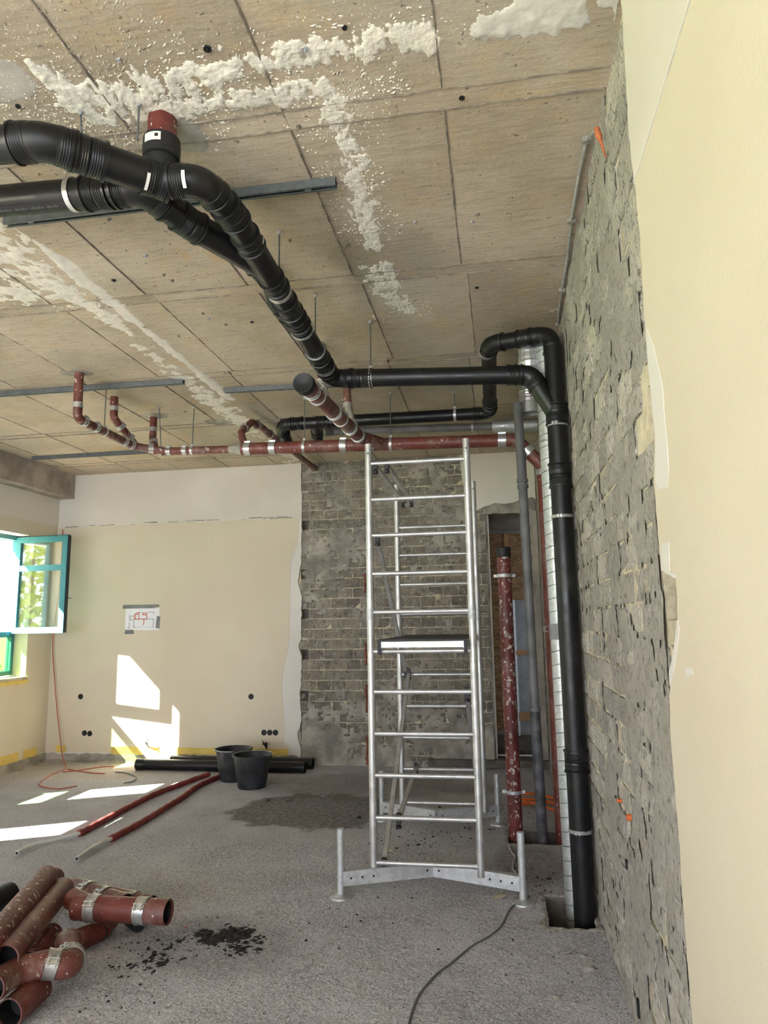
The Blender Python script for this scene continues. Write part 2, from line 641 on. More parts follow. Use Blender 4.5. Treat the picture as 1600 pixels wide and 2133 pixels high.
def cpoly(pts):
    """pixel polyline with widths in metres -> ceiling coordinates"""
    out = []
    for x, y, w in pts:
        p = PZ(x, y, ZC)
        out.append((p.x, p.y, w))
    return out


def splatter(name, polys, res, mat, hmax, rough, seed, fr=18, aniso=(1, 1), pad=.35, fine=.55):
    P = [cpoly(p) for p in polys]
    xs = [q[0] for p in P for q in p]
    ys = [q[1] for p in P for q in p]

    def fn(U, V):
        m = np.full(U.shape, -9.)
        for p in P:
            m = np.maximum(m, seg_dist(U, V, p))
        a = fbm(U * 5, V * 5, seed, 3) - .5
        c = fbm(U * fr * aniso[0], V * fr * aniso[1], seed + 3, 3) - .5
        g_ = 1 - np.abs(fbm(U * fr * 1.6 * aniso[0], V * fr * .8 * aniso[1], seed + 5, 3) * 2 - 1) * 2
        val = np.minimum(m, .5) * .75 + a * rough * 1.1 + c * rough * fine * 5.2 + (g_ - .55) * rough * fine * 1.5
        val = np.where(m < -1.6, -1, val)
        h = np.clip(val * .9, 0, 1) ** .8 * hmax * (.2 + 1.3 * fbm(U * fr * 2.2, V * fr * 2.2, seed + 8, 3) ** 1.6)
        return np.where(val > .06, h + .001, -1)
    u0, u1 = max(XL + .01, min(xs) - pad), min(XR - .015, max(xs) + pad)
    return field(name, mat, ceiling, u0, u1, min(ys) - pad, min(YB - .02, max(ys) + pad), res, fn,
                 lambda u, v, h: (u, v, ZC - h))


splatter('plaster_splatter', [[(120, 215, .03), (240, 212, .075), (330, 185, .07), (460, 148, .05), (600, 120, .05), (720, 100, .055), (890, 78, .055)], [(60, 130, .015), (200, 215, .09), (310, 228, .08)]],
         .005, M['splat'], .0075, .7, 3, 20, (1, .7))
splatter('smooth_plaster_patch', [[(1000, 62, .03), (1060, 40, .085), (1180, 22, .12), (1290, 5, .14), (1300, -40, .14)]], .007, M['splat2'], .016, .3, 5, 9)
splatter('plaster_splatter', [[(340, 238, .06), (420, 222, .048), (530, 206, .046), (680, 190, .045), (705, 240, .048), (735, 340, .048), (752, 430, .048), (780, 515, .03)],
                              [(790, 560, .07), (815, 615, .08), (850, 650, .03)]],
         .005, M['splat'], .007, .7, 11, 26, (1, .7))
splatter('plaster_splatter', [[(-40, 480, .16), (40, 560, .13), (110, 600, .09)], [(-60, 625, .10), (60, 612, .09), (140, 606, .08)],
                              [(150, 615, .07), (215, 655, .06), (275, 698, .02)], [(290, 722, .04), (345, 762, .07), (400, 806, .06), (460, 850, .08), (520, 893, .09), (580, 935, .09), (620, 962, .12)]],
         .009, M['splat'], .007, .7, 23, 15)
splatter('smooth_plaster_band', [[(70, 500, .02), (130, 545, .05), (200, 605, .06), (270, 660, .05), (330, 708, .045), (400, 765, .04), (480, 832, .04)]],
         .011, M['splat2'], .010, .3, 31, 8)
splatter('cured_plaster_patch', [[(1085, 665, .02), (1110, 655, .14), (1160, 652, .14)]], .012, M['offwhite'], .004, .15, 41, 8)
splatter('cured_plaster_patch', [[(330, 285, .02), (360, 262, .10), (390, 285, .10)], [(-20, 165, .12), (20, 165, .10)]], .010, M['patchgrey'], .003, .15, 43, 8)


def flecks():
    """fine flung droplets around the splatter, joined"""
    b = MB()
    rnd = random.Random(3)
    centers = [((250, 200), .45, 1500), ((180, 260), .4, 700), ((480, 160), .25, 420), ((720, 200), .25, 400), ((730, 380), .2, 400), ((800, 60), .30, 280), ((700, 260), .22, 200), ((760, 470), .2, 200), ((840, 650), .22, 220),
               ((100, 180), .3, 150), ((60, 560), .35, 160), ((1000, 20), .25, 100), ((180, 640), .25, 120)]
    for q, rad, n in centers:
        p = PZ(*q, ZC)
        for _ in range(n):
            a, d = rnd.uniform(0, 6.283), rad * rnd.random() ** .7
            x, y = p.x + math.cos(a) * d, p.y + math.sin(a) * d
            if x > XR - .03:
                continue
            L, w, an = rnd.uniform(.004, .035) * rnd.uniform(.3, 1), rnd.uniform(.0008, .0028), a + rnd.uniform(-.5, .5)
            c, s_ = math.cos(an), math.sin(an)
            V = [(x + c * L / 2, y + s_ * L / 2, ZC + .003), (x - s_ * w, y + c * w, ZC + .003), (x - c * L / 2, y - s_ * L / 2, ZC + .003),
                 (x + s_ * w, y - c * w, ZC + .003), (x, y, ZC - .004)]
            b.add(V, [(0, 1, 4), (1, 2, 4), (2, 3, 4), (3, 0, 4)])
    o = b.build('plaster_flecks', M['splat'], ceiling, False)
    o['kind'] = 'stuff'


flecks()

# ------------------------------------------------------------------ floor with two pits
floor = struct('floor', (0, 0, 0))
P1 = (.20, .462, 4.29, 4.74)     # pit under the black stack
P2 = (-.008, .46, 5.77, 6.10)    # pit under the red and grey pipes
gx = sorted({XL - .3, -4., -2., P2[0], P1[0], P1[1], P2[1], XR + .3})
gy = sorted({YF - .3, 0., 2., P1[2], P1[3], P2[2], P2[3], 7., YB + .05})
b = MB()
for i in range(len(gx) - 1):
    for j in range(len(gy) - 1):
        cx, cy = (gx[i] + gx[i + 1]) / 2, (gy[j] + gy[j + 1]) / 2
        if any(p[0] < cx < p[1] and p[2] < cy < p[3] for p in (P1, P2)):
            continue
        b.add([(gx[i], gy[j], 0), (gx[i + 1], gy[j], 0), (gx[i + 1], gy[j + 1], 0), (gx[i], gy[j + 1], 0)], [(0, 1, 2, 3)])
b.build('screed', M['floor'], floor, False)
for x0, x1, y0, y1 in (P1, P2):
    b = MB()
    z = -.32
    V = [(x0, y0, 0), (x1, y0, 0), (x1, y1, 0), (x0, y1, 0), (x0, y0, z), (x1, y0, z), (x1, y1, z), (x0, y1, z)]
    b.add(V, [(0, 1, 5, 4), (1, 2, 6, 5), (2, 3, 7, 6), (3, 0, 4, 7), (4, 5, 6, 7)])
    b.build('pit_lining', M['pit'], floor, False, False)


def grit():
    b = MB()
    rnd = random.Random(5)
    for _ in range(5200):
        # denser close to the camera where grains can be seen
        y = 2.9 + 4.6 * rnd.random() ** 1.8
        x = rnd.uniform(-.52 * y - .3, .47)
        if any(p[0] - .02 < x < p[1] + .02 and p[2] - .02 < y < p[3] + .02 for p in (P1, P2)):
            continue
        s_ = rnd.uniform(.0015, .0045) * (2.2 if rnd.random() < .04 else 1)
        a = rnd.uniform(0, 6.28)
        V = [(x + s_ * math.cos(a + k * 1.571) * rnd.uniform(.7, 1.3), y + s_ * math.sin(a + k * 1.571) * rnd.uniform(.7, 1.3), -.001) for k in range(4)]
        V.append((x, y, s_ * rnd.uniform(.6, 1.2)))
        b.add(V, [(0, 1, 4), (1, 2, 4), (2, 3, 4), (3, 0, 4)])
    o = b.build('grit', M['stone'], floor, False, False)
    o['kind'] = 'stuff'

    b = MB()
    spots = [((870, 1760), .45, 160), ((1120, 1830), .25, 130), ((330, 1960), .35, 220), ((700, 1900), .8, 160), ((1150, 2000), .3, 60), ((1000, 1700), .5, 120), ((250, 2080), .3, 60)]
    for q, rad, n in spots:
        p = PZ(*q, 0)
        for _ in range(n):
            a, d_ = rnd.uniform(0, 6.28), rad * rnd.random() ** .8
            x, y = p.x + math.cos(a) * d_, p.y + math.sin(a) * d_
            if x > .47 or any(k[0] - .02 < x < k[1] + .02 and k[2] - .02 < y < k[3] + .02 for k in (P1, P2)):
                continue
            s_ = rnd.uniform(.003, .007) * (2 if rnd.random() < .12 else 1)
            V = [(x + s_ * math.cos(a + k * 1.257) * rnd.uniform(.6, 1.5), y + s_ * math.sin(a + k * 1.257) * rnd.uniform(.6, 1.5), 0) for k in range(5)]
            V.append((x, y, .004 + s_ * rnd.uniform(.4, .9)))
            b.add(V, [(k, (k + 1) % 5, 5) for k in range(5)])
    o = b.build('dark_crumbs', M['dirt'], floor, False, False)
    o['kind'] = 'stuff'


grit()


def screed_relief(U, V):
    h = .0005 + .0055 * fbm(U * 38, V * 38, 401, 3) ** 1.5 + .003 * fbm(U * 6, V * 6, 405, 3)
    for p in (P1, P2):
        h = np.where((U > p[0] - .012) & (U < p[1] + .012) & (V > p[2] - .012) & (V < p[3] + .012), -1, h)
    return h


field('screed_grain', M['floor'], floor, -2.9, .485, 2.75, 5.6, .0105, screed_relief, lambda u, v, h: (u, v, h))
field('pit_edge_rubble', M['stone'], floor, .12, .487, 4.1, 4.85, .012,
      lambda U, V: np.where((U > P1[0] - .01) & (U < P1[1] + .005) & (V > P1[2] - .005) & (V < P1[3] + .01), -1,
                            (1 - np.maximum(np.maximum(P1[0] - U, U - P1[1]), np.maximum(P1[2] - V, V - P1[3])) / .055 + (fbm(U * 30, V * 30, 3) - .5) * 2.2) * .012 - .001),
      lambda u, v, h: (u, v, h))
field('pit_edge_rubble', M['stone'], floor, -.08, .487, 5.7, 6.2, .014,
      lambda U, V: np.where((U > P2[0] - .01) & (U < P2[1] + .005) & (V > P2[2] - .005) & (V < P2[3] + .01), -1,
                            (1 - np.maximum(np.maximum(P2[0] - U, U - P2[1]), np.maximum(P2[2] - V, V - P2[3])) / .03 + (fbm(U * 30, V * 30, 13) - .5) * 1.4) * .010 - .001),
      lambda u, v, h: (u, v, h))

# ------------------------------------------------------------------ walls
wl = struct('wall_left', (XL, 0, 0))
T = .30


def wall_piece(x0, x1, y0, y1, z0, z1, name, mat, parent):
    b = MB()
    b.box(((x0 + x1) / 2, (y0 + y1) / 2, (z0 + z1) / 2), (x1 - x0, y1 - y0, z1 - z0))
    return b.build(name, mat, parent, False)


wall_piece(XL - T, XL, YF, YB + .3, 0, WZ0, 'masonry', M['yellow'], wl)
wall_piece(XL - T, XL, YF, YB + .3, WZ1, 3.05, 'masonry', M['yellow'], wl)
wall_piece(XL - T, XL + .004, YF, YB, 3.05, ZC, 'upper_band', M['offwhite'], wl)
ws = sorted(WINS)
edges = [YF] + [v for w_ in ws for v in w_] + [YB + .3]
for i in range(0, len(edges), 2):
    wall_piece(XL - T, XL, edges[i], edges[i + 1], WZ0, WZ1, 'masonry', M['yellow'], wl)
wb_ = struct('trim_1', (XL, 0, 3.4))
wall_piece(XL, -5.65, YF, YB - .001, 3.42, ZC - .001, 'beam', M['beam'], wb_)

wbk = struct('wall_back', (0, YB, 0))
DX0, DX1, DZ = -.13, .40, 3.0          # door opening
BX0 = -2.47                             # left edge of the bare masonry
wall_piece(XL - .2, BX0, YB + .012, YB + .25, 0, ZC, 'masonry', M['mortar'], wbk)
wall_piece(BX0 + .105, DX0, YB + .012, YB + .25, 0, ZC, 'mortar_bed', M['mortar'], wbk)
for c_ in range(30):
    sl = c_ in (3, 6, 10, 14, 18, 23)
    wall_piece(BX0, BX0 + .105, YB + (.10 if sl else .012), YB + .25, c_ * .125, c_ * .125 + .125, 'toothing_recess' if sl else 'mortar_bed', M['pit'] if sl else M['mortar'], wbk)  # recess backs coloured dark to stand in for deep shade
wall_piece(DX0, XR + .2, YB + .02, YB + .25, DZ, ZC, 'lintel', M['smear'], wbk)
wall_piece(DX1, XR + .2, YB + .02, YB + .25, 0, DZ, 'jamb_pier', M['smear'], wbk)

wrt = struct('wall_right', (XR, 0, 0))
NY0, NY1 = 2.10, 2.26            # brick-deep niches at the broken plaster edge
NICHES = [(1.69, 1.895), (2.27, 2.43)]
wall_piece(XR + .010, XR + .26, YF, NY0, 0, ZC, 'mortar_bed', M['mortar'], wrt)
wall_piece(XR + .010, XR + .26, NY1, YB + .3, 0, ZC, 'mortar_bed', M['mortar'], wrt)
zlist = [0] + [v for q_ in NICHES for v in q_] + [ZC]
for i in range(0, len(zlist), 2):
    wall_piece(XR + .010, XR + .26, NY0, NY1, zlist[i], zlist[i + 1], 'mortar_bed', M['mortar'], wrt)
for z0, z1 in NICHES:
    wall_piece(XR + .11, XR + .26, NY0, NY1, z0, z1, 'niche_back', M['pit'], wrt)  # dark material puts the niche's shade into its colour
# wall behind the camera: wide glazed opening
wfr = struct('wall_front', (0, YF, 0))
wall_piece(XL - T, XR + .26, YF - .24, YF, 0, .3, 'masonry', M['yellow'], wfr)
wall_piece(XL - T, XR + .26, YF - .24, YF, 3.2, ZC, 'masonry', M['offwhite'], wfr)

cn = struct('sun_blocker', (0, YF - 1.2, 3.3))
wall_piece(XL - 1.5, XR + 1.5, YF - 2.4, YF - .24, 3.22, 3.36, 'sun_blocker_slab', M['beam'], cn)  # unseen slab added to keep direct sun out of the rear opening
wall_piece(XL - .37, XL - .29, YF, YB + .3, 2.80, 3.10, 'sun_cutoff_lip', M['housewhite'], wl)  # unseen outer lip added to cut off the top of the sun patch


def brick_mesh(name, L, H, D, mat, seed, amp, nx=4, nz=3):
    """a brick whose visible face (towards -y) is hacked and uneven; origin at face centre"""
    rnd = random.Random(seed)
    b = MB()
    V, idx = [], {}
    for i in range(nx + 1):
        for k in range(nz + 1):
            edge = i in (0, nx) or k in (0, nz)
            x = -L / 2 + L * i / nx + (0 if i in (0, nx) else rnd.uniform(-.2, .2) * L / nx)
            z = -H / 2 + H * k / nz + (0 if k in (0, nz) else rnd.uniform(-.2, .2) * H / nz)
            if edge:
                x += rnd.uniform(-.004, .004)
                z += rnd.uniform(-.003, .003)
            y = rnd.uniform(-amp, amp) + (rnd.uniform(.002, .008) if edge else 0)
            idx[i, k] = len(V)
            V.append((x, y, z))
    Fs = [(idx[i, k], idx[i + 1, k], idx[i + 1, k + 1], idx[i, k + 1]) for i in range(nx) for k in range(nz)]
    loop = [(i, 0) for i in range(nx)] + [(nx, k) for k in range(nz)] + [(i, nz) for i in range(nx, 0, -1)] + [(0, k) for k in range(nz, 0, -1)]
    o = len(V)
    for q in loop:
        x, y, z = V[idx[q]]
        V.append((x, D, z))
    n = len(loop)
    Fs += [(idx[loop[i]], o + i, o + (i + 1) % n, idx[loop[(i + 1) % n]]) for i in range(n)]
    b.add(V, Fs)
    return b


# back wall masonry
CH, CL = .125, .1875
SLOT = (3, 6, 10, 14, 18, 23)        # courses with a knocked-out toothing brick at the plaster edge
bv = {}


def back_brick(L, seed):
    key = (round(L, 3), seed % 6)
    if key not in bv:
        bv[key] = brick_mesh('brick', L - .010, CH - .011, .05, M['brick_b'], 100 + len(bv), .004).mesh('brick', M['brick_b'], False)
    return bv[key]


low = MB()
for c_ in range(30):
    z = c_ * CH + CH / 2
    cells = [(BX0, BX0 + .108)]
    x = BX0 + .108
    first = CL * (.5 if c_ % 2 else 1)
    while x < DX0 - .03:
        nx_ = min(x + first, DX0)
        if DX0 - nx_ < .06:
            nx_ = DX0
        cells.append((x, nx_))
        x = nx_
        first = CL
    for k, (a, e) in enumerate(cells):
        if k == 0 and c_ in SLOT:
            continue
        if k > 0 and random.random() < .002:
            continue
        dy = random.uniform(-.006, .006)
        if c_ >= 7:
            L = round((e - a) / .01) * .01 if k in (0, len(cells) - 1) else (e - a)
            o = link('brick', back_brick(e - a, random.randrange(6)), wbk)
            o.location = ((a + e) / 2, YB + dy, z)
            o.matrix_parent_inverse = Matrix.Translation(-wbk.location)
            if random.random() < .5:
                o.rotation_euler = (0, math.pi, 0)
        else:
            bb = brick_mesh('b', e - a - .010, CH - .011, .05, None, random.randrange(9999), .005)
            low.add([(p[0] + (a + e) / 2, p[1] + YB + dy, p[2] + z) for p in bb.v], bb.f)
o = low.build('lower_bricks', M['brick_b'], wbk, False)
o['kind'] = 'stuff'
# old render clinging to the masonry
field('render_remains', M['smear'], wbk, BX0 + .02, DX0 - .01, 0.0, 3.7, .020,
      lambda U, V: (np.clip((1.1 - V) / 1.1, 0, 1) * .55 - .70 + fbm(U * 3, V * 3, 51, 4) * .75 - np.clip(.5 - V, -2, .2) * .1 + (fbm(U * 22, V * 22, 57, 2) - .5) * .55) * .045,
      lambda u, v, h: (u, YB - .004 - h * .8, v))
# knocked-out corners: recess backs carry shade in their dark colour; a red conduit chase
for z0, z1 in ((.02, .34), (.62, .95), (1.18, 1.45), (2.05, 2.3)):
    b = MB()
    n = 9
    pts = [(-1.64 + random.uniform(-.006, .006), YB - .012 + random.uniform(-.004, .004), z0 + (z1 - z0) * k / n) for k in range(n + 1)]
    b.tube(pts, [random.uniform(.010, .016) for _ in pts], 7)
    b.build('conduit_stub', plain('rust_conduit', (.24, .075, .045), .8, 0, .4, 20), wbk)

# right wall masonry: the nearest bricks one by one, the rest joined
RL_ = .25
rv = [brick_mesh('brick', RL_ - .012, CH - .012, .05, None, 300 + i, .005, 4, 4).mesh('brick', M['brick_r'], False) for i in range(8)]
rest = MB()
ROT = Matrix.Rotation(-math.pi / 2, 3, 'Z')         # -y face towards -x
cells = []
for c_ in range(30):
    y = 1.98 + (RL_ / 2 if c_ % 2 else 0)
    while y < YB + .02:
        cells.append((y + RL_ / 2, c_ * CH + CH / 2))
        y += RL_
cells.sort(key=lambda q: q[0])
for i, (y, z) in enumerate(cells):
    dx = random.uniform(-.005, .006)
    if y + RL_ / 2 > YB:
        continue
    if y - RL_ / 2 < NY1 + .02 and any(z0 - .05 < z < z1 + .05 for z0, z1 in NICHES):
        continue
    if i < 296:
        o = link('brick', random.choice(rv), wrt)
        o.location = (XR + dx, y, z)
        o.rotation_euler = (0, 0, -math.pi / 2) if random.random() < .5 else (0, math.pi, -math.pi / 2)
        o.matrix_parent_inverse = Matrix.Translation(-wrt.location)
    else:
        bb = brick_mesh('b', RL_ - .012, CH - .012, .05, None, random.randrange(9999), .005, 3, 2)
        rest.add([tuple(ROT @ Vector(p) + Vector((XR + dx, y, z))) for p in bb.v], bb.f)
o = rest.build('far_bricks', M['brick_r'], wrt, False)
o['kind'] = 'stuff'
field('render_remains', M['brick_r'], wrt, 2.25, 8.5, 0.0, 3.74, .022,
      lambda U, V: (fbm(U * 2.2, V * 2.2, 71, 4) - .60 + np.clip((1.3 - V) / 1.3, 0, 1) * .16 + (fbm(U * 16, V * 6, 77, 2) - .5) * .5) * .04,
      lambda u, v, h: (XR - h * .5 + .001, u, v))


# ------------------------------------------------------------------ plaster skins
def jag(pts, amp, step, seed=1):
    rnd = random.Random(seed)
    out = []
    for (a, b_), (c, d) in zip(pts[:-1], pts[1:]):
        L = math.hypot(c - a, d - b_)
        n = max(1, int(L / step))
        for k in range(n):
            t = k / n
            j = amp if k else 0
            out.append((a + (c - a) * t + rnd.uniform(-j, j), b_ + (d - b_) * t + rnd.uniform(-j, j)))
    out.append(pts[-1])
    return out


# right wall, near: cream plaster ending in a broken edge
RE = [(1296, -60), (1300, 60), (1306, 170), (1312, 280), (1326, 420), (1334, 500), (1341, 640), (1350, 750), (1357, 830), (1364, 905), (1362, 1010),
      (1370, 1100), (1377, 1190), (1407, 1196), (1412, 1290), (1400, 1380), (1394, 1450), (1399, 1560), (1406, 1640), (1416, 1760), (1421, 1860), (1429, 1950), (1436, 2050),
      (1444, 2150), (1450, 2300)]
XPL = XR - .016
edge = [(p.y, p.z) for p in (PX(x, y, XPL) for x, y in RE)]
edge = [(y, z) for y, z in edge if .0 < z < ZC - .01]
edge = [(edge[0][0], ZC - .005)] + edge + [(edge[-1][0], .0)]
zs = [z for _, z in edge]
up = [q for q in edge if q[1] > 3.055]
lo = [q for q in edge if q[1] <= 3.055]
yb0 = lo[0][0]
b = MB()
b.prism(jag(up + [(yb0, 3.055)], .006, .03, 3) + [(YF, 3.055), (YF, ZC - .005)], 'x', XPL - .003, XR + .012)
b.build('upper_plaster', M['offwhite'], wrt, False)
b = MB()
b.prism(jag([(yb0, 3.05)] + lo, .005, .025, 4) + [(YF, 0), (YF, 3.05)], 'x', XPL, XR + .012)
b.build('cream_plaster', M['yellow'], wrt, False)
b = MB()
b.prism([(-YF * 0 + YF, 3.047), (yb0 + .005, 3.047), (yb0 + .005, 3.058), (YF, 3.058)], 'x', XPL - .0045, XPL + .004)
b.build('paint_line', M['filler'], wrt, False)


def patch(px, amp, seed, name, mat, plane, off, parent):
    """thin raw-plaster patch on a wall skin, outline given in photo pixels"""
    P = [PX(x, y, plane) if parent is wrt else PY(x, y, plane) for x, y in px]
    P2_ = [(p.y, p.z) if parent is wrt else (p.x, p.z) for p in P]
    b = MB()
    pts = jag(P2_ + [P2_[0]], amp, .03, seed)[:-1]
    b.prism(pts, 'x' if parent is wrt else 'y', plane - off, plane + .004)
    return b.build(name, mat, parent, False)


patch([(1346, 680), (1362, 720), (1380, 800), (1388, 900), (1394, 980), (1390, 1015), (1372, 1022), (1366, 1000), (1366, 905), (1358, 830), (1350, 750)], .003, 5, 'chipped_plaster', M['filler'], XPL, .0015, wrt)
patch([(1378, 1132), (1394, 1130), (1396, 1190), (1410, 1196), (1408, 1205), (1379, 1188)], .002, 6, 'chipped_plaster', M['filler'], XPL, .0015, wrt)
patch([(1412, 1290), (1416, 1310), (1404, 1400), (1396, 1430), (1394, 1400), (1400, 1380)], .002, 7, 'chipped_plaster', M['filler'], XPL, .0015, wrt)
patch([(1428, 1392), (1440, 1390), (1445, 1405), (1432, 1412)], .002, 8, 'chipped_plaster', M['filler'], XPL, .0015, wrt)
# orange dowels and black blocks for the shade in holes, right wall
for q, s_ in (((1313, 1703), .024), ((1292, 1668), .014)):
    p = PX(*q, XR)
    b = MB()
    b.tube([(XR - .014, p.y, p.z), (XR + .01, p.y, p.z)], s_ * .55, 10)
    b.build('wall_plug', M['orange'], wrt)
for q, sx, sz in (((1308, 1800), .022, .035), ((1332, 2100), .02, .07), ((1285, 1660), .012, .01)):
    p = PX(*q, XR)
    b = MB()
    b.box((XR - .005, p.y, p.z), (.008, sx, sz))
    b.build('hole_shade_block', M['hole'], wrt)

# back wall skins
YP = YB - .018
ed = [(627, 965), (629, 1060), (628, 1090), (629, 1150), (626, 1180), (620, 1210), (628, 1240), (628, 1330), (622, 1345), (629, 1370), (627, 1420), (624, 1445), (628, 1500), (620, 1530), (626, 1560), (625, 1598)]
edp = [(PY(x, y, YP).x, PY(x, y, YP).z) for x, y in ed]
edp = [(x, min(z, ZC - .003)) for x, z in edp if z > .02] + [(edp[-1][0], 0.0)]
upz = 3.05
b = MB()
b.prism(jag([(x, z) for x, z in edp if z > upz] + [(edp[2][0], upz)], .005, .05, 11) + [(XL, upz), (XL, ZC - .003)], 'y', YP + .001, YB + .015)
b.build('upper_plaster', M['offwhite'], wbk, False)
b = MB()
b.prism(jag([(edp[2][0], upz)] + [(x, z) for x, z in edp if z < upz], .008, .04, 12) + [(XL, 0), (XL, upz)], 'y', YP, YB + .015)
b.build('raw_plaster', M['filler'], wbk, False)
yl = [(624, 1082), (620, 1130), (606, 1165), (604, 1230), (603, 1330), (600, 1350), (592, 1385), (587, 1420), (588, 1450), (593, 1520), (588, 1545), (606, 1560), (606, 1570)]
ylp = [(PY(x, y, YP).x, PY(x, y, YP).z) for x, y in yl]
b = MB()
b.prism(jag([(ylp[0][0], 3.035)] + ylp[1:], .004, .05, 14) + [(ylp[-1][0], .115), (XL, .115), (XL, 3.035)], 'y', YP - .003, YP + .004)
b.build('cream_paint_coat', M['yellow'], wbk, False)
for x0, x1, z0, z1 in ((-5.72, -5.58, .11, .20), (-4.95, -4.30, .10, .19), (-4.28, -2.62, .11, .19)):
    b = MB()
    b.prism(jag([(x0, z1), (x1, z1)], .006, .05, 15) + jag([(x1, z0), (x0, z0)], .008, .05, 16), 'y', YP - .008, YP + .002)
    b.build('yellow_edge_strip', M['yellowstrip'], wbk, False)
for y0, y1 in ((7.2, 7.55), (7.6, 8.0), (8.1, 8.35)):
    b = MB()
    b.prism(jag([(y0, .21), (y1, .20)], .008, .05, 17) + jag([(y1, .10), (y0, .09)], .01, .05, 18), 'x', XL - .002, XL + .006)
    b.build('yellow_edge_strip', M['yellowstrip'], wl, False)
wall_piece(XL, XL + .012, 7.0, YB - .02, 0, .10, 'bare_base', M['smear'], wl)
b = MB()
b.prism(jag([(XL, .10), (BX0 - .03, .105)], .015, .06, 19) + [(BX0 - .03, 0), (XL, 0)], 'y', YP - .007, YP + .004)
b.build('bare_base', M['smear'], wbk, False)
field('rubble_edge', M['smear'], floor, XL + .02, BX0, YB - .14, YB - .03, .016,
      lambda U, V: ((V - (YB - .09)) * 8 + (fbm(U * 9, V * 9, 91) - .5) * 1.6) * .05, lambda u, v, h: (u, v, h))
field('rubble_edge', M['smear'], floor, XL + .01, XL + .14, 6.6, YB - .05, .016,
      lambda U, V: ((XL + .07 - U) * 8 + (fbm(U * 9, V * 9, 93) - .5) * 1.6) * .05, lambda u, v, h: (u, v, h))
# chips along the upper edge and small dents
for k in range(22):
    x = random.uniform(XL + .2, BX0 - .1)
    b = MB()
    b.box((x, YP - .001, 3.045 + random.uniform(-.012, .012)), (random.uniform(.04, .22), .008, random.uniform(.004, .012)))
    b.build('chipped_edge', M['smear'], wbk, False)
# white plaster above the door, rough underside
b = MB()
lf = [(PY(x, y, YP).x, PY(x, y, YP).z) for x, y in ((962, 1068), (985, 1068), (1000, 1060), (1030, 1048), (1060, 1048), (1110, 1035))]
b.prism([(-.42, ZC - .004)] + [(-.40, 3.5), (-.36, 3.2), (-.30, 3.08)] + jag(lf[1:] + [(XR - .005, 3.14)], .01, .05, 21) + [(XR - .005, ZC - .004)], 'y', YP + .002, YB + .03)
b.build('lintel_plaster', M['offwhite'], wbk, False)
b = MB()
b.prism(jag([(DX0 - .02, 3.10), (XR - .02, 3.14)], .012, .05, 22) + jag([(XR - .02, 2.985), (DX0 - .02, 2.99)], .010, .06, 23), 'y', YB - .006, YB + .03)
b.build('broken_lintel_edge', M['smear'], wbk, False)
b = MB()
pl = [(DX1 + .03, 3.0), (DX1 + .02, 2.45), (DX1 - .02, 2.30), (DX1 + .05, 2.1), (DX1 + .01, 1.95), (DX1 - .01, 1.0), (DX1, .02)]
b.prism(jag(pl, .008, .05, 24) + [(XR - .005, .02), (XR - .005, 3.0)], 'y', YB - .01, YB + .02)
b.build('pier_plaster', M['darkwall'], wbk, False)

# space beyond the doorway
cor = struct('wall_corridor', (0, 9.6, 0))
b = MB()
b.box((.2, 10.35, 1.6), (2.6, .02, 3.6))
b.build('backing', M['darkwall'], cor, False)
for x0, x1, z0, z1 in ((-.35, .12, .16, 2.05), (.13, .75, 2.07, 2.95), (-.35, .12, 2.06, 2.95)):
    b = MB()
    b.box(((x0 + x1) / 2, 10.30, (z0 + z1) / 2), (x1 - x0 - .004, .022, z1 - z0 - .004))
    b.build('strand_board', M['osb'], cor, False)
for x0, x1, z0, z1 in ((-.6, .9, 1.98, 2.10), (.10, .17, 2.1, 2.95), (.20, .75, 1.2, 1.27), (.2, .75, .30, .42)):
    b = MB()
    b.box(((x0 + x1) / 2, 10.26, (z0 + z1) / 2), (x1 - x0, .05, z1 - z0))
    b.build('timber_batten', M['timber'], cor, False)
b = MB()
b.box((.46, 10.285, 1.1), (.5, .02, 1.9))
b.build('door_leaf', M['doorpaint'], cor, False)
b = MB()
b.box((.19, 10.27, 1.05), (.05, .06, 1.95))
b.build('door_jamb', M['galv'], cor, False)
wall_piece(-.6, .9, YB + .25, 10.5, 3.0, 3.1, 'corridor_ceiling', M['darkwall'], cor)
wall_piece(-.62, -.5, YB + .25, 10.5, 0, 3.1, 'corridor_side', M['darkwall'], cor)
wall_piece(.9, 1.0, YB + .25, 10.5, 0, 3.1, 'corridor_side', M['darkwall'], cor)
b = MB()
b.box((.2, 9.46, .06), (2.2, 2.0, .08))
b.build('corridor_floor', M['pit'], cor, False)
b = MB()
b.bar((-.13, YB + .22, .105), (.45, YB + .22, .105), .03, .02)
b.build('threshold', M['alu'], cor, False)
b = MB()
b.box((DX0 + .01, YB + .13, 1.5), (.03, .2, 3.0))
b.build('jamb_lining', M['smear'], wbk, False)
b = MB()
b.bar((DX0 + .03, YB + .05, .1), (DX0 + .03, YB + .05, 2.98), .012, .02, (0, 1, 0))
b.build('edge_bead', M['filler'], wbk, False)


# ------------------------------------------------------------------ windows
def rect_frame(b, o, ux, uz, w, h, t, d):
    """rectangular frame in the plane ux/uz from corner o, member width t, depth d along ux x uz"""
    o, ux, uz = Vector(o), Vector(ux), Vector(uz)
    nrm = ux.cross(uz)
    for a, c, up_ in ((o + uz * t / 2, o + ux * w + uz * t / 2, uz), (o + uz * (h - t / 2), o + ux * w + uz * (h - t / 2), uz)):
        b.bar(a, c, d, t, uz)
    for a in (o + ux * t / 2, o + ux * (w - t / 2)):
        b.bar(a + uz * t, a + uz * (h - t), d, t, ux)


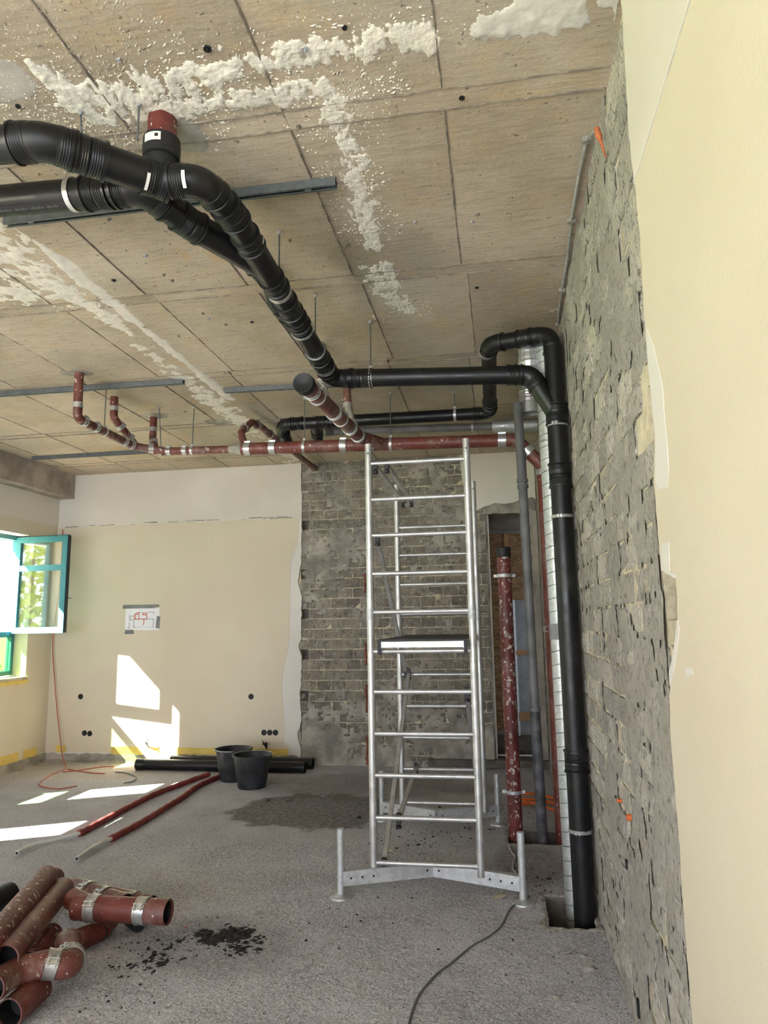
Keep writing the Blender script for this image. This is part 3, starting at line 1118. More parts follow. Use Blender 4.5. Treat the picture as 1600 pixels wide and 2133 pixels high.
for i, (a, e) in enumerate(WINS):
    root = struct('window_%d' % (i + 1), (XL - .22, (a + e) / 2, WZ0), 'teal framed casement window in the left wall')
    xf = XL - .22
    b = MB()
    rect_frame(b, (xf, a, WZ0 + .02), (0, 1, 0), (0, 0, 1), e - a, WZ1 - WZ0 - .02, .055, .07)
    b.bar((xf, a + .05, WZT), (xf, e - .05, WZT), .075, .065)
    b.build('window_frame', M['teal'], root, False)
    b = MB()
    b.box((xf, (a + e) / 2, (WZ0 + WZT) / 2 + .02), (.012, e - a - .11, WZT - WZ0 - .10))
    b.build('lower_pane', M['greenglass' if i < 2 else 'glass'], root, False)
    b = MB()
    b.box((XL - .09, (a + e) / 2, WZ0 - .012), (.28, e - a, .03))
    b.build('sill', M['smear'] if i else M['mortar'], root, False)
    # casement, hinged at the far jamb and swung into the room
    if i < 4:
        h0, hh = WZT + .01, WZ1 - WZT - .03
        sw = .76 if i == 0 else e - a - .06
        hinge = Vector((xf + .03, e - .05, h0)) if i == 0 else Vector((xf + .02, e - .03, h0))
        ux = Vector((math.cos(R(4 if i == 0 else 90)), -math.sin(R(4 if i == 0 else 90)), 0))   # the first stands open, the others are shut
        uz = Vector((0, 0, 1))
        b = MB()
        rect_frame(b, hinge, ux, uz, sw, hh, .075, .06)
        zt = hh * .67
        b.bar(hinge + uz * zt, hinge + ux * sw + uz * zt, .055, .07)
        sash = b.build('sash', M['teal'], root, False)
        nr = ux.cross(uz)
        b = MB()
        for z0, z1 in ((.07, zt - .03), (zt + .03, hh - .07)):
            c = hinge + ux * sw / 2 + uz * (z0 + z1) / 2
            b.box(c, (sw - .14, .012, z1 - z0), Matrix((ux, uz.cross(ux), uz)).transposed())
        b.build('pane', M['glass'], sash, False)
        b = MB()
        b.bar(hinge + ux * (sw + .004) + uz * .01, hinge + ux * (sw + .004) + uz * (hh - .01), .045, .012, ux)
        b.bar(hinge + uz * (hh + .003) + ux * .01, hinge + ux * sw + uz * (hh + .003), .045, .010, uz)
        b.build('seal', M['darkseal'], sash, False)
        b = MB()
        hp = hinge + ux * (sw - .035) + uz * (hh * .36) - nr * 0.0
        dd = uz.cross(ux)
        b.tube([hp, hp + dd * .055], .011, 8)
        b.tube([hp + dd * .05, hp + dd * .05 + ux * .07 - uz * .015], .010, 8)
        b.build('handle', M['steel'], sash)
    else:
        b = MB()
        b.box((xf, (a + e) / 2, (WZT + WZ1) / 2), (.012, e - a - .11, WZ1 - WZT - .1))
        b.build('pane', M['glass'], root, False)
b = MB()
b.bar((XL + .02, 7.3, WZ0 - .055), (XL + .02, 8.05, WZ0 - .055), .045, .05)
b.build('rough_sill_edge', M['yellowstrip'], wl, False)

# ------------------------------------------------------------------ outdoors
g = struct('ground_lawn')
b = MB()
b.box((-24.6, 5, -.6), (27, 60, .1))
b.build('turf', M['grass'], g, False)
g2 = struct('ground_bounce_paving')
b = MB()
b.box((-8.65, 5, -.6), (4.9, 60, .1))  # unseen ground, laid pale to bounce warm light onto the ceiling
b.build('paving', M['paving'], g2, False)
ho = thing('neighbour_house', 'white rendered house with a violet-grey wing outside the open window', 'house', (-13.5, 17.5, -.55))
b = MB()
b.prism([(-17, -.55), (-11.6, -.55), (-11.6, 3.2), (-14.3, 6.0), (-17, 3.2)], 'y', 15.5, 22)
b.build('walls', M['housewhite'], ho, False)
b = MB()
b.prism([(-17, -.55), (-12.75, -.55), (-12.75, 3.9), (-13.2, 4.7), (-17, 8)], 'y', 15.0, 15.4)
b.build('side_wing', plain('violet_render', (.13, .125, .19), .8), ho, False)
b = MB()
b.prism([(-17.3, 2.9), (-14.3, 6.05), (-11.3, 2.9), (-11.3, 3.1), (-14.3, 6.3), (-17.3, 3.1)], 'y', 15.2, 22.3)
b.build('roof', M['slate'], ho, False)


def tree(name, label, loc, rx, rz, mat, n, seed, stem=1.0):
    rnd = random.Random(seed)
    t = thing(name, label, 'tree', loc)
    b = MB()
    for _ in range(n):
        d = Vector((rnd.gauss(0, 1), rnd.gauss(0, 1), rnd.gauss(0, 1))).normalized() * rnd.uniform(.72, 1.0)
        p = Vector(loc) + Vector((d.x * rx, d.y * rx, stem + rz + d.z * rz))
        q = Quaternion((rnd.gauss(0, 1), rnd.gauss(0, 1), rnd.gauss(0, 1), rnd.gauss(0, 1))).normalized().to_matrix()
        s_ = rnd.uniform(.07, .15) * (rx / 2.6) ** .5
        b.add([p + q @ Vector(v) * s_ for v in ((-1, 0, 0), (0, -.5, .1), (1, 0, 0), (0, .5, .1))], [(0, 1, 2, 3)])
    b.build('foliage', mat, t, False, False)['kind'] = 'stuff'
    b = MB()
    b.tube([loc, Vector(loc) + Vector((.05, .03, stem + rz))], [.14, .07], 9)
    b.build('trunk', M['bark'], t)


tree('garden_tree', 'yellow-green leafy tree mirrored in the open casement pane', (-15.5, -2.0, -.55), 4.0, 3.6, M['leaf1'], 9000, 1, .8)
tree('garden_tree', 'green bush on the lawn below the white house', (-10.6, 12.6, -.55), 1.1, .8, M['leaf2'], 1800, 2, .1)


# ------------------------------------------------------------------ pipework helpers
def bends(pts, Rb, n=10):
    """split a polyline into straight pieces and rounded bends"""
    pts = [Vector(p) for p in pts]
    st, bd, cur = [], [], pts[0]
    for i in range(1, len(pts) - 1):
        a, p, c = pts[i - 1], pts[i], pts[i + 1]
        d0, d1 = (p - a).normalized(), (c - p).normalized()
        th = d0.angle(d1)
        rb = Rb[i - 1] if isinstance(Rb, (list, tuple)) else Rb
        t = min(rb * math.tan(th / 2), (p - a).length * .45, (c - p).length * .45)
        s_, e = p - d0 * t, p + d1 * t
        arc = []
        for k in range(n + 1):
            u = k / n
            q = s_.lerp(p, u).lerp(p.lerp(e, u), u)
            arc.append(q)
        st.append((cur, s_))
        bd.append((arc, d0, d1))
        cur = e
    st.append((cur, pts[-1]))
    return st, bd


def ribbed(L, r, ribs, k0=1.07, k1=1.10):
    prof = [(r * .98, 0), (r * k0 + .006, .001), (r * k0 + .006, .010), (r * k0, .012)]
    for i in range(ribs):
        t = .018 + i * .009
        prof += [(r * k0, t), (r * k1, t + .0025), (r * k0, t + .006)]
    prof += [(r * k0, L - .004), (r * .98, L)]
    return prof


def run(root, pts, r, mat, Rb=.09, ext=.045, ribs=3, collars=True, elbow='elbow', n=22, cap=True, hollow=False):
    st, bd = bends(pts, Rb)
    for i, (a, e) in enumerate(st):
        if (e - a).length < .004:
            continue
        b = MB()
        last = i == len(st) - 1
        if hollow and (i == 0 or last):
            d = (e - a).normalized()
            L = (e - a).length
            b.lathe([(r, 0), (r, L), (r * .9, L), (r * .9, 0)], a, d, n, True)
        else:
            b.tube([a, e], r, n, cap)
        b.build('pipe_segment', mat, root)
    for arc, d0, d1 in bd:
        b = MB()
        b.tube([arc[0] - d0 * .006] + arc + [arc[-1] + d1 * .006], r * 1.04 if collars else r, n, False)
        if collars:
            L = ext + .012
            b.lathe(ribbed(L, r, ribs), arc[0] - d0 * ext, d0, n)
            b.lathe(ribbed(L, r, ribs), arc[-1] + d1 * ext, -d1, n)
        b.build(elbow, mat, root)


def sleeve(root, c, d, r, mat, L=.11, ribs=4, name='coupling'):
    d = Vector(d).normalized()
    b = MB()
    c = Vector(c)
    h = L / 2
    b.lathe(ribbed(h + .001, r, ribs), c - d * h, d, 22)
    b.lathe(ribbed(h + .001, r, ribs), c + d * h, -d, 22)
    return b.build(name, mat, root)


def band(root, c, d, r, w=.045, mat=None, lug=(0, 0, 1), name='band_clamp', th=.003):
    d = Vector(d).normalized()
    c = Vector(c)
    b = MB()
    b.ring(c, d, r, r + th, w)
    b.ring(c + d * w * .42, d, r, r + th * 1.9, w * .12)
    b.ring(c - d * w * .42, d, r, r + th * 1.9, w * .12)
    u = Vector(lug)
    u = (u - d * u.dot(d))
    if u.length > .01:
        u.normalize()
        v = d.cross(u)
        for s_ in (-1, 1):
            b.box(c + u * (r + .008) + v * s_ * .010, (.006, w * .95, .016), Matrix((v, d, u)).transposed())
        for s_ in (-.3, .3):
            b.tube([c + u * (r + .010) + v * .022 + d * w * s_, c + u * (r + .010) - v * .022 + d * w * s_], .0035, 6)
    return b.build(name, mat or M['steel'], root)


def ring_strap(root, c, d, r, w=.022, mat=None, name='strap'):
    b = MB()
    b.ring(c, d, r, r + .004, w)
    return b.build(name, mat or M['steel'], root)


def sticker(root, c, d, r, ang, span, h, mat=None):
    d = Vector(d).normalized()
    c = Vector(c)
    # angle measured from the direction facing the camera
    u = (CP - c)
    u = (u - d * u.dot(d)).normalized()
    v = d.cross(u)
    b = MB()
    n = 8
    V = []
    for k in range(n + 1):
        a = ang + span * (k / n - .5)
        q = c + (u * math.cos(a) + v * math.sin(a)) * r
        V += [q - d * h / 2, q + d * h / 2]
    b.add(V, [(2 * k, 2 * k + 1, 2 * k + 3, 2 * k + 2) for k in range(n)])
    return b.build('sticker', mat or M['sticker'], root, True, False)


def lettering(root, txt, c, d, r, size, mat, ang=0., flip=1):
    """flat print wrapped round a pipe, running along d"""
    cu = bpy.data.curves.new('print', 'FONT')
    cu.body = txt
    cu.size = size
    cu.resolution_u = 2
    to = bpy.data.objects.new('print', cu)
    COL.objects.link(to)
    dg = bpy.context.evaluated_depsgraph_get()
    me = bpy.data.meshes.new_from_object(to.evaluated_get(dg))
    bpy.data.objects.remove(to)
    d, c = Vector(d).normalized(), Vector(c)
    u = CP - c
    u = (u - d * u.dot(d)).normalized()
    v = u.cross(d) * flip * -1
    for q in me.vertices:
        a = ang + q.co.y / r
        q.co = c + d * q.co.x + (u * math.cos(a) + v * math.sin(a)) * r
    me.materials.clear()
    me.materials.append(mat)
    return link('lettering', me, root)


def hanger(label, c, d, r, top=None, ring=True, grp='threaded rod pipe hangers'):
    c = Vector(c)
    top = Vector(top) if top else Vector((c.x, c.y, ZC))
    t = thing('pipe_hanger', label, 'pipe hanger', top, grp)
    b = MB()
    b.tube([top, c + (top - c).normalized() * (r + .006)], .0045, 8)
    b.build('rod', M['rail'], t)
    b = MB()
    b.lathe([(.0001, 0), (.016, 0), (.016, .004), (.008, .006), (.008, .016), (.0001, .016)], top, (0, 0, -1), 8)
    b.build('ceiling_anchor', M['zinc'], t)
    if ring:
        b = MB()
        b.ring(c, d, r + .001, r + .006, .024)
        b.box(c + Vector((0, 0, r + .012)), (.022, .022, .022))
        b.build('clamp_ring', M['steel'], t)
    return t


# ------------------------------------------------------------------ black stack in the corner
S = Vector((.414, 4.47, 0))
stk = thing('waste_stack', 'tall black plastic waste stack standing in the right wall corner', 'pipe', (S.x, S.y, -.3))
T1 = Vector((.412, 4.49, 3.56))
rS = .064
b = MB()
b.tube([(S.x, S.y, -.3), (S.x, S.y, 3.05)], rS, 28)
b.build('pipe_segment', M['black'], stk)
for z, L in ((.86, .13), (2.60, .16), (3.00, .14)):
    sleeve(stk, (S.x, S.y, z), (0, 0, 1), rS, M['black'], L, 4)
for z in (2.93, 2.335, .47):
    band(stk, (S.x, S.y, z), (0, 0, 1), rS + .001, .020, M['steel'], (-.3, -1, 0), 'wall_clamp')
run(stk, [(S.x, S.y, 3.04), T1, (0.0, 4.68, 3.60), (-.012, 6.10, 3.53), (-1.96, 6.10, 3.545), (-1.98, 6.42, 3.42)], .055, M['black'], [.10, .10, .10, .09], .05, 5)
b = MB()
b.tube([(S.x, S.y, 3.0), (S.x, S.y, 3.46)], .0605, 24)
b.build('pipe_segment', M['black'], stk)
sleeve(stk, (.24, 4.57, 3.578), (-.41, .2, .04), .055, M['black'], .10, 4)
sleeve(stk, (-.012, 5.85, 3.54), (0, 1, 0), .055, M['black'], .10, 3)
sleeve(stk, (-1.80, 6.10, 3.545), (1, 0, 0), .055, M['black'], .12, 4)
sleeve(stk, (-1.55, 6.10, 3.543), (1, 0, 0), .055, M['black'], .12, 4)
ring_strap(stk, (-.01, 4.80, 3.595), (0, 1, 0), .057, .02)
run(stk, [(-1.62, 6.10, 3.544), (-1.66, 6.30, 3.50), (-1.70, 6.52, 3.40)], .050, M['black'], .08, .03, 2)

# main black collector: ceiling drop -> along the room -> across to the stack
mc = thing('drain_pipe', 'long black drain pipe hung under the ceiling, bending across to the stack', 'pipe', (-1.07, 3.4, 3.4))
rM = .0605
J = Vector((-1.262, 2.362, 3.447))
run(mc, [J, (-1.105, 2.385, 3.448), (-1.07, 2.62, 3.45), (-1.072, 4.47, 3.355), (.262, 4.475, 3.285), (S.x - .01, S.y, 3.02)], rM, M['black'], [.10, .12, .10, .09], .05, 4)
for y, L in ((2.83, .10), (3.20, .10), (3.45, .13), (3.62, .09), (4.08, .12), (4.20, .09)):
    sleeve(mc, (-1.07, y, 3.45 - (y - 2.62) * .051), (0, 1, -.051), rM, M['black'], L, 2)
sleeve(mc, (-.87, 4.47, 3.343), (1, 0, -.05), rM, M['black'], .16, 5)
sleeve(mc, (.16, 4.475, 3.291), (1, 0, -.05), rM, M['black'], .10, 4)
for y in (3.72, 4.26):
    ring_strap(mc, (-1.07, y, 3.45 - (y - 2.62) * .051), (0, 1, -.051), rM + .006, .018)
# branch to the left, first elbow at 45 degrees
run(mc, [J, (-1.57, 2.07, 3.452), (-2.3, 2.03, 3.452)], .066, M['black'], .14, .06, 5)
sleeve(mc, J + Vector((-.015, -.012, 0)), (-.31, -.29, 0), .064, M['black'], .11, 3)
sleeve(mc, (-1.46, 2.175, 3.45), (-.31, -.29, 0), .066, M['black'], .13, 5)
sticker(mc, J + Vector((-.045, -.045, 0)), (-.31, -.29, 0), .077, -.25, .9, .012)
sticker(mc, (-1.15, 2.38, 3.448), (1, .1, 0), .074, -.1, .9, .014)
sticker(mc, (-1.07, 2.83, 3.44), (0, 1, 0), .074, -1.0, .6, .014)
# second branch, sweeping in from the left behind the first
q2 = thing('branch_pipe', 'straight black drain pipe with white print, left of the ceiling junction', 'pipe', (-1.7, 2.5, 3.5))
run(q2, [(-2.6, 2.47, 3.545), (-1.40, 2.47, 3.505), (-1.29, 2.68, 3.46), (-1.09, 3.06, 3.445)], .064, M['black'], [.12, .12], .05, 4)
sleeve(q2, (-1.60, 2.47, 3.512), (1, 0, -.03), .064, M['black'], .12, 4)
ring_strap(q2, (-1.715, 2.47, 3.516), (1, 0, -.03), .066, .022)
for k in range(34):
    if k % 9 == 8:
        continue
    sticker(q2, (-2.05 + k * .0085, 2.47, 3.5265 - k * .00028), (1, 0, -.03), .0648, .62, .10 + .06 * (k % 3), .004, M['grey'])
# red cast iron drop from the slab into the junction
dr = thing('ceiling_drop', 'short red iron drop pipe with black rubber collar under the plaster splatter', 'pipe', (-1.285, 2.40, ZC))
b = MB()
b.tube([(-1.282, 2.395, ZC + .01), (-1.275, 2.385, 3.60)], .058, 22)
b.build('pipe_segment', M['redspeck'], dr)
b = MB()
b.lathe([(.058, 0), (.073, .002), (.075, .05), (.073, .085), (.062, .09), (.055, .16)], (-1.275, 2.385, 3.645), (0, 0, -1), 26)
b.build('rubber_collar', M['rubber'], dr)
sticker(dr, (-1.275, 2.385, 3.612), (0, 0, 1), .0765, -.55, .95, .036)
sticker(dr, (-1.275, 2.385, 3.615), (0, 0, 1), .077, -.30, .18, .014, M['rubber'])
# two small branches that disappear behind the collector
for (x, y), (x2, y2), lab in (((-1.235, 2.98), (-1.08, 3.38), 'small black branch elbow behind the collector, nearer the ceiling rail'),
                              ((-1.235, 3.72), (-1.08, 4.12), 'small black branch elbow behind the collector, next to the red stub')):
    t = thing('branch_elbow', lab, 'pipe', (x, y, 3.6))
    z1 = 3.45 - (y2 - 2.62) * .051
    run(t, [(x, y - .12, ZC + .005), (x, y - .04, 3.56), (x + .05, y + .14, 3.50), (x2, y2, z1 + .01)], .036, M['black'], .07, .05, 5)
    d = Vector((x2 - x - .05, y2 - y - .14, z1 - 3.49))
    ring_strap(t, Vector((x + .065, y + .18, 3.495)), d, .041, .014)

# hangers of the black pipes
hanger('threaded rod left of the red ceiling drop, reaching the black elbow', (-1.56, 2.29, 3.55), (-1, -1, 0), .02, (-1.582, 2.293, ZC), False)
hanger('loose threaded rod stub hanging just left of the red ceiling drop', (-1.33, 2.294, 3.58), (1, 0, 0), .0, (-1.33, 2.294, ZC), False)
hanger('threaded rod hanger on the black collector, closest to the camera', (-1.07, 3.286, 3.416), (0, 1, 0), rM, None)
hanger('threaded rod hanger on the black collector beside the long ceiling joint', (-1.07, 4.02, 3.379), (0, 1, 0), rM, None)
hanger('pipe hanger on the black cross pipe just after its corner bend', (-.80, 4.472, 3.340), (1, 0, 0), rM, None)
hanger('pipe hanger on the far black cross pipe, right of the scaffold', (-.327, 6.10, 3.532), (1, 0, 0), .055, None)
hanger('pipe hanger on the far black cross pipe, behind the red capped branch', (-1.36, 6.10, 3.54), (1, 0, 0), .055, None)

# ------------------------------------------------------------------ red cast iron system
rr_ = thing('cast_iron_pipe', 'long red cast iron pipe crossing below the far black pipe above the scaffold', 'pipe', (-1, 6, 3.25))
A0, A1 = Vector((-2.30, 6.0, 3.305)), Vector((.20, 6.0, 3.243))
dA = (A1 - A0).normalized()
run(rr_, [A0, A1, (.418, 5.99, 3.00), (.418, 5.96, -.3)], .056, M['red'], [.09, .09], .02, 0, False, 'elbow')
for t_, w_ in ((.06, .06), (.30, .06), (.965, .06), (1.225, .055), (2.38, .07)):
    band(rr_, A0 + dA * t_, dA, .0565, w_, None, (0, -.3, 1))
band(rr_, (.300, 5.995, 3.133), Vector((.218, -.01, -.243)), .0565, .06, None, (.6, .3, .7))
for z in (2.94, 1.62):
    band(rr_, (.418, 5.985, z), (0, 0, 1), .0565, .05, None, (-1, -.4, 0))
br = thing('cast_iron_branch', 'dusty red iron branch pipe with black end cap pointing at the camera', 'pipe', (-1.16, 4.9, 3.24))
B0, B1 = Vector((-1.172, 4.12, 3.206)), Vector((-1.125, 5.72, 3.27))
dB = (B1 - B0).normalized()
run(br, [B0, B1, (-.96, 5.99, 3.268)], .056, M['reddust'], .10, .02, 0, False)
b = MB()
b.lathe([(.0001, .012), (.040, .010), (.050, .004), (.066, 0), (.069, .012), (.069, .06), (.058, .066)], B0 - dB * .02, dB, 26)
b.build('end_cap', M['rubber'], br)
for t_ in (.16, .30, .72, .93, 1.22, 1.50):
    band(br, B0 + dB * t_, dB, .0565, .045 if t_ not in (.30, .93) else .018, None, (.8, 0, .6))
for (x, y), z1, lab in (((-1.235, 4.80), 3.33, 'grey and red drop pipe from the ceiling behind the black end cap'),
                        ((-1.165, 5.38), 3.33, 'grey and red drop pipe from the ceiling right of the black end cap')):
    t = thing('ceiling_drop', lab, 'pipe', (x, y, ZC))
    b = MB()
    b.tube([(x, y, ZC), (x, y, 3.60)], .031, 16)
    b.build('dusty_collar', M['smear'], t)
    b = MB()
    b.tube([(x, y, 3.61), (x + .005, y, 3.46)], .033, 16)
    b.build('pipe_segment', M['redclean'], t)
    b = MB()
    b.tube([(x + .005, y, 3.47), (x + .03, y + .06, 3.31)], .030, 16)
    b.build('bend', M['smear'], t)
    band(t, (x + .005, y, 3.455), (0, 0, 1), .034, .04)
# small red branches on the left
sm = thing('cast_iron_pipe', 'thin red iron pipe bending left from the end of the long red pipe', 'pipe', (-3, 6, 3.3))
run(sm, [(-3.30, 4.955, ZC + .005), (-3.30, 4.965, 3.36), (-3.30, 5.86, 3.355), (-3.05, 6.0, 3.325), A0 + dA * .02], .036, M['redclean'], [.07, .10, .12], .02, 0, False)
b = MB()
b.lathe([(.0365, 0), (.0385, .01), (.05, .05), (.052, .11), (.0565, .12)], (-2.42, 6.0, 3.307), dA, 20)
b.build('reducer', M['smear'], sm)
for c_, d_ in (((-3.30, 4.96, 3.47), (0, 0, 1)), ((-3.30, 5.05, 3.362), (0, 1, 0)), ((-3.30, 5.22, 3.36), (0, 1, 0)), ((-3.30, 5.68, 3.356), (0, 1, 0)),
               ((-3.30, 5.80, 3.356), (0, 1, 0)), ((-3.02, 6.0, 3.325), (1, 0, 0)), ((-2.86, 6.0, 3.32), (1, 0, 0)), ((-3.17, 5.935, 3.34), (.9, .5, 0))):
    band(sm, c_, d_, .0365, .045, None, (.7, -.3, .6))
for pts, bands_, lab in ((((-3.37, 5.607, ZC + .005), (-3.37, 5.61, 3.56), (-3.30, 5.90, 3.36)), ((0, .11), (1, .10), (1, .24)), 'slanting red drop pipe between two others left of the scaffold'),
                         (((-3.31, 6.23, ZC + .005), (-3.31, 6.22, 3.52), (-3.16, 6.0, 3.335)), ((0, .14), (1, .12)), 'short red drop pipe with dusty bend, rightmost of three')):
    t = thing('ceiling_drop', lab, 'pipe', pts[0])
    run(t, pts, .035, M['redclean'] if len(bands_) == 3 else M['red'], .07, .02, 0, False)
    for k, s_ in bands_:
        a, e = Vector(pts[k]), Vector(pts[k + 1])
        band(t, a + (e - a).normalized() * s_, e - a, .0355, .042, None, (.7, -.5, .4))
for c_ in ((-3.30, 4.955), (-3.31, 6.23), (-2.75, 6.55)):
    field('mortar_collar', M['smear'], ceiling, c_[0] - .2, c_[0] + .2, c_[1] - .16, c_[1] + .16, .014,
          lambda U, V, c=c_: (1 - np.hypot((U - c[0]) / .15, (V - c[1]) / .10) + (fbm(U * 14, V * 14, 61) - .5) * .9) * .012,
          lambda u, v, h: (u, v, ZC - h))
hanger('pipe hanger on the thin red pipe beside the tallest red drop', (-3.30, 5.356, 3.358), (0, 1, 0), .036, (-3.30, 5.356, ZC))
hanger('pipe hanger behind the wye of the thin red pipes', (-3.10, 6.0, 3.327), (1, 0, 0), .036, (-3.10, 5.93, ZC))
hanger('pipe hanger on the thin red pipe near its reducer', (-2.79, 6.0, 3.318), (1, 0, 0), .036, (-2.79, 6.02, ZC))
hanger('pipe hanger on the long red pipe left of the black end cap', A0 + dA * .60, dA, .056, None)
hanger('pipe hanger on the long red pipe above the scaffold', A0 + dA * 1.40, dA, .056, None)
# old pipe leaving through the masonry, with dusty bends
wp = thing('old_wall_pipe', 'dusty red pipe running back into the brick wall under the ceiling', 'pipe', (-2.28, 7.6, 3.66))
run(wp, [(-2.27, 8.53, 3.665), (-2.295, 6.72, 3.655), (-2.30, 6.55, 3.665), (-2.33, 6.33, 3.66), (-2.36, 6.12, 3.50), (-2.28, 6.02, 3.34)], .034, M['reddust'], .07, .02, 0, False)
for c_ in ((-2.295, 6.80, 3.657), (-2.315, 6.45, 3.662), (-2.35, 6.2, 3.56)):
    band(wp, c_, (0, 1, .2), .035, .05, M['smear'], (0, 0, 1))

# ------------------------------------------------------------------ risers out of the far pit
rs = thing('riser_stub', 'upright red iron pipe stub with black cap and white paint splashes beside the doorway', 'pipe', (.05, 5.95, -.3))
b = MB()
b.tube([(.052, 5.95, -.3), (.050, 5.95, 2.29)], .057, 26)
b.build('pipe_segment', M['redspeck'], rs)
b = MB()
b.lathe([(.0001, .004), (.055, .004), (.060, -.002), (.061, -.075), (.057, -.08)], (.05, 5.95, 2.30), (0, 0, 1), 26)
b.build('end_cap', M['rubber'], rs)
for z in (2.065, .34):
    b = MB()
    b.ring((.05, 5.95, z), (0, 0, 1), .0575, .064, .026)
    for s_ in (-1, 1):
        b.box((.05 + s_ * .075, 5.95, z), (.03, .012, .024))
        b.tube([(.05 + s_ * .077, 5.935, z), (.05 + s_ * .077, 5.965, z)], .006, 6)
    b.build('pipe_clamp', M['zinc'], rs)
for z in (1.62, 1.22, .82, .62):
    lettering(rs, '100', (.051, 5.95, z), (0, 0, -1), .0576, .040, M['printw'], -.1)
gv = thing('grey_riser', 'slim grey plastic riser pipe between the red stub and the spiral duct', 'pipe', (.25, 5.95, -.3))
b = MB()
b.tube([(.262, 5.95, -.3), (.247, 5.95, .98)], .041, 20)
b.build('lower_pipe', M['greydark'], gv)
b = MB()
b.tube([(.247, 5.95, .98), (.236, 5.95, 2.86)], .038, 20)
b.build('pipe_segment', M['grey'], gv)
b = MB()
b.tube([(.236, 5.95, 2.86), (.226, 5.95, 3.56)], .040, 20)
b.build('upper_pipe', M['grey'], gv)
for z, x in ((.98, .247), (2.87, .236), (2.82, .237)):
    b = MB()
    b.ring((x, 5.95, z), (0, 0, 1), .038, .047, .03)
    b.build('socket', M['grey'], gv)
sd = thing('spiral_duct', 'galvanised spiral duct rising behind the black stack', 'duct', (.39, 4.66, -.3))
b = MB()
b.tube([(.388, 4.66, -.3), (.376, 4.66, 3.62)], .069, 32)
b.build('duct_tube', M['galv'], sd)
b = MB()
n = int(3.9 / .083 * 14)
b.tube([(.388 - .012 * k / n + .0695 * math.cos(k / 14 * 6.2832), 4.66 + .0695 * math.sin(k / 14 * 6.2832), -.3 + 3.9 * k / n) for k in range(n + 1)], .0028, 5)
b.build('spiral_seam', M['rail'], sd)
b = MB()
b.ring((.382, 4.66, 1.62), (0, 0, 1), .0695, .074, .10, 28)
b.build('tape_wrap', M['tape'], sd)
ring_strap(sd, (.378, 4.66, 2.86), (.1, .1, 1), .071, .012)
# crinkled foil round the duct head
b = MB()
pr = []
for k in range(18):
    pr.append((.072 + random.uniform(-.006, .014), 3.30 + k * .017))
b.lathe(pr, (.375, 4.68, 0), (-.03, 0, 1), 15)
b.build('foil_wrap', M['foil'], sd, False)
# short duct ends under the slab
ds = thing('duct_stub', 'short foil wrapped duct stub open at the bottom, above the grey riser', 'duct', (.335, 5.88, ZC))
b = MB()
b.lathe([(.085, 0), (.085, -.26), (.078, -.26), (.078, 0)], (.335, 6.05, 3.745), (0, 0, 1), 26, True)
b.build('duct_tube', M['galv'], ds)
b = MB()
b.lathe([(.087 + random.uniform(-.002, .008), -.06 - k * .012) for k in range(9)], (.335, 6.05, 3.745), (0, 0, 1), 15)
b.build('foil_wrap', M['foil'], ds, False)
gl_ = thing('grey_pipe', 'horizontal grey pipe ending in a galvanised sleeve behind the long red pipe', 'pipe', (-.8, 6.9, 3.66))
b = MB()
b.tube([(-1.66, 6.95, 3.69), (.02, 6.95, 3.642)], .040, 20)
b.build('pipe_segment', M['grey'], gl_)
b = MB()
b.tube([(.0, 6.95, 3.643), (.45, 6.95, 3.632)], .066, 22)
b.build('sleeve', M['galv'], gl_)
b = MB()
b.tube([(-1.74, 6.86, 3.66), (-1.66, 6.95, 3.69)], .042, 18)
b.build('elbow', M['grey'], gl_)
for x in (-.2, .1):
    ring_strap(gl_, (x, 6.95, 3.69 - (x + 1.66) * .0285), (1, 0, 0), .042 if x < 0 else .067, .02)

# ------------------------------------------------------------------ steel rails bolted under the slab
for (x0, y0), (x1, y1), lab in (((-2.387, 2.905), (-.672, 2.905), 'steel rail under the ceiling crossing behind the black junction'),
                                ((-4.60, 5.25), (-2.55, 5.285), 'steel rail at the ceiling above the tallest red drop pipe'),
                                ((-2.307, 5.583), (-1.20, 5.63), 'steel rail at the ceiling running behind the black end cap'),
                                ((-5.512, 7.445), (-3.352, 7.46), 'farthest steel rail at the ceiling near the white back wall band')):
    t = thing('mounting_rail', lab, 'rail', ((x0 + x1) / 2, y0, ZC), 'ceiling mounting rails')
    a, e = Vector((x0, y0, ZC - .022)), Vector((x1, y1, ZC - .022))
    b = MB()
    off = Vector((0, .019, 0))
    b.bar(a - off, e - off, .003, .040)
    b.bar(a + off, e + off, .003, .040)
    b.bar(a + Vector((0, 0, .019)), e + Vector((0, 0, .019)), .040, .003)
    b.bar(a - off * .72 - Vector((0, 0, .019)), e - off * .72 - Vector((0, 0, .019)), .011, .003)
    b.bar(a + off * .72 - Vector((0, 0, .019)), e + off * .72 - Vector((0, 0, .019)), .011, .003)
    b.build('channel', M['rail'], t, False)
    b = MB()
    for k in (.08, .5, .92):
        c_ = a.lerp(e, k)
        b.box(c_ + Vector((0, 0, -.012)), (.03, .030, .006))
    b.build('bolt_plate', M['zinc'], t, False)

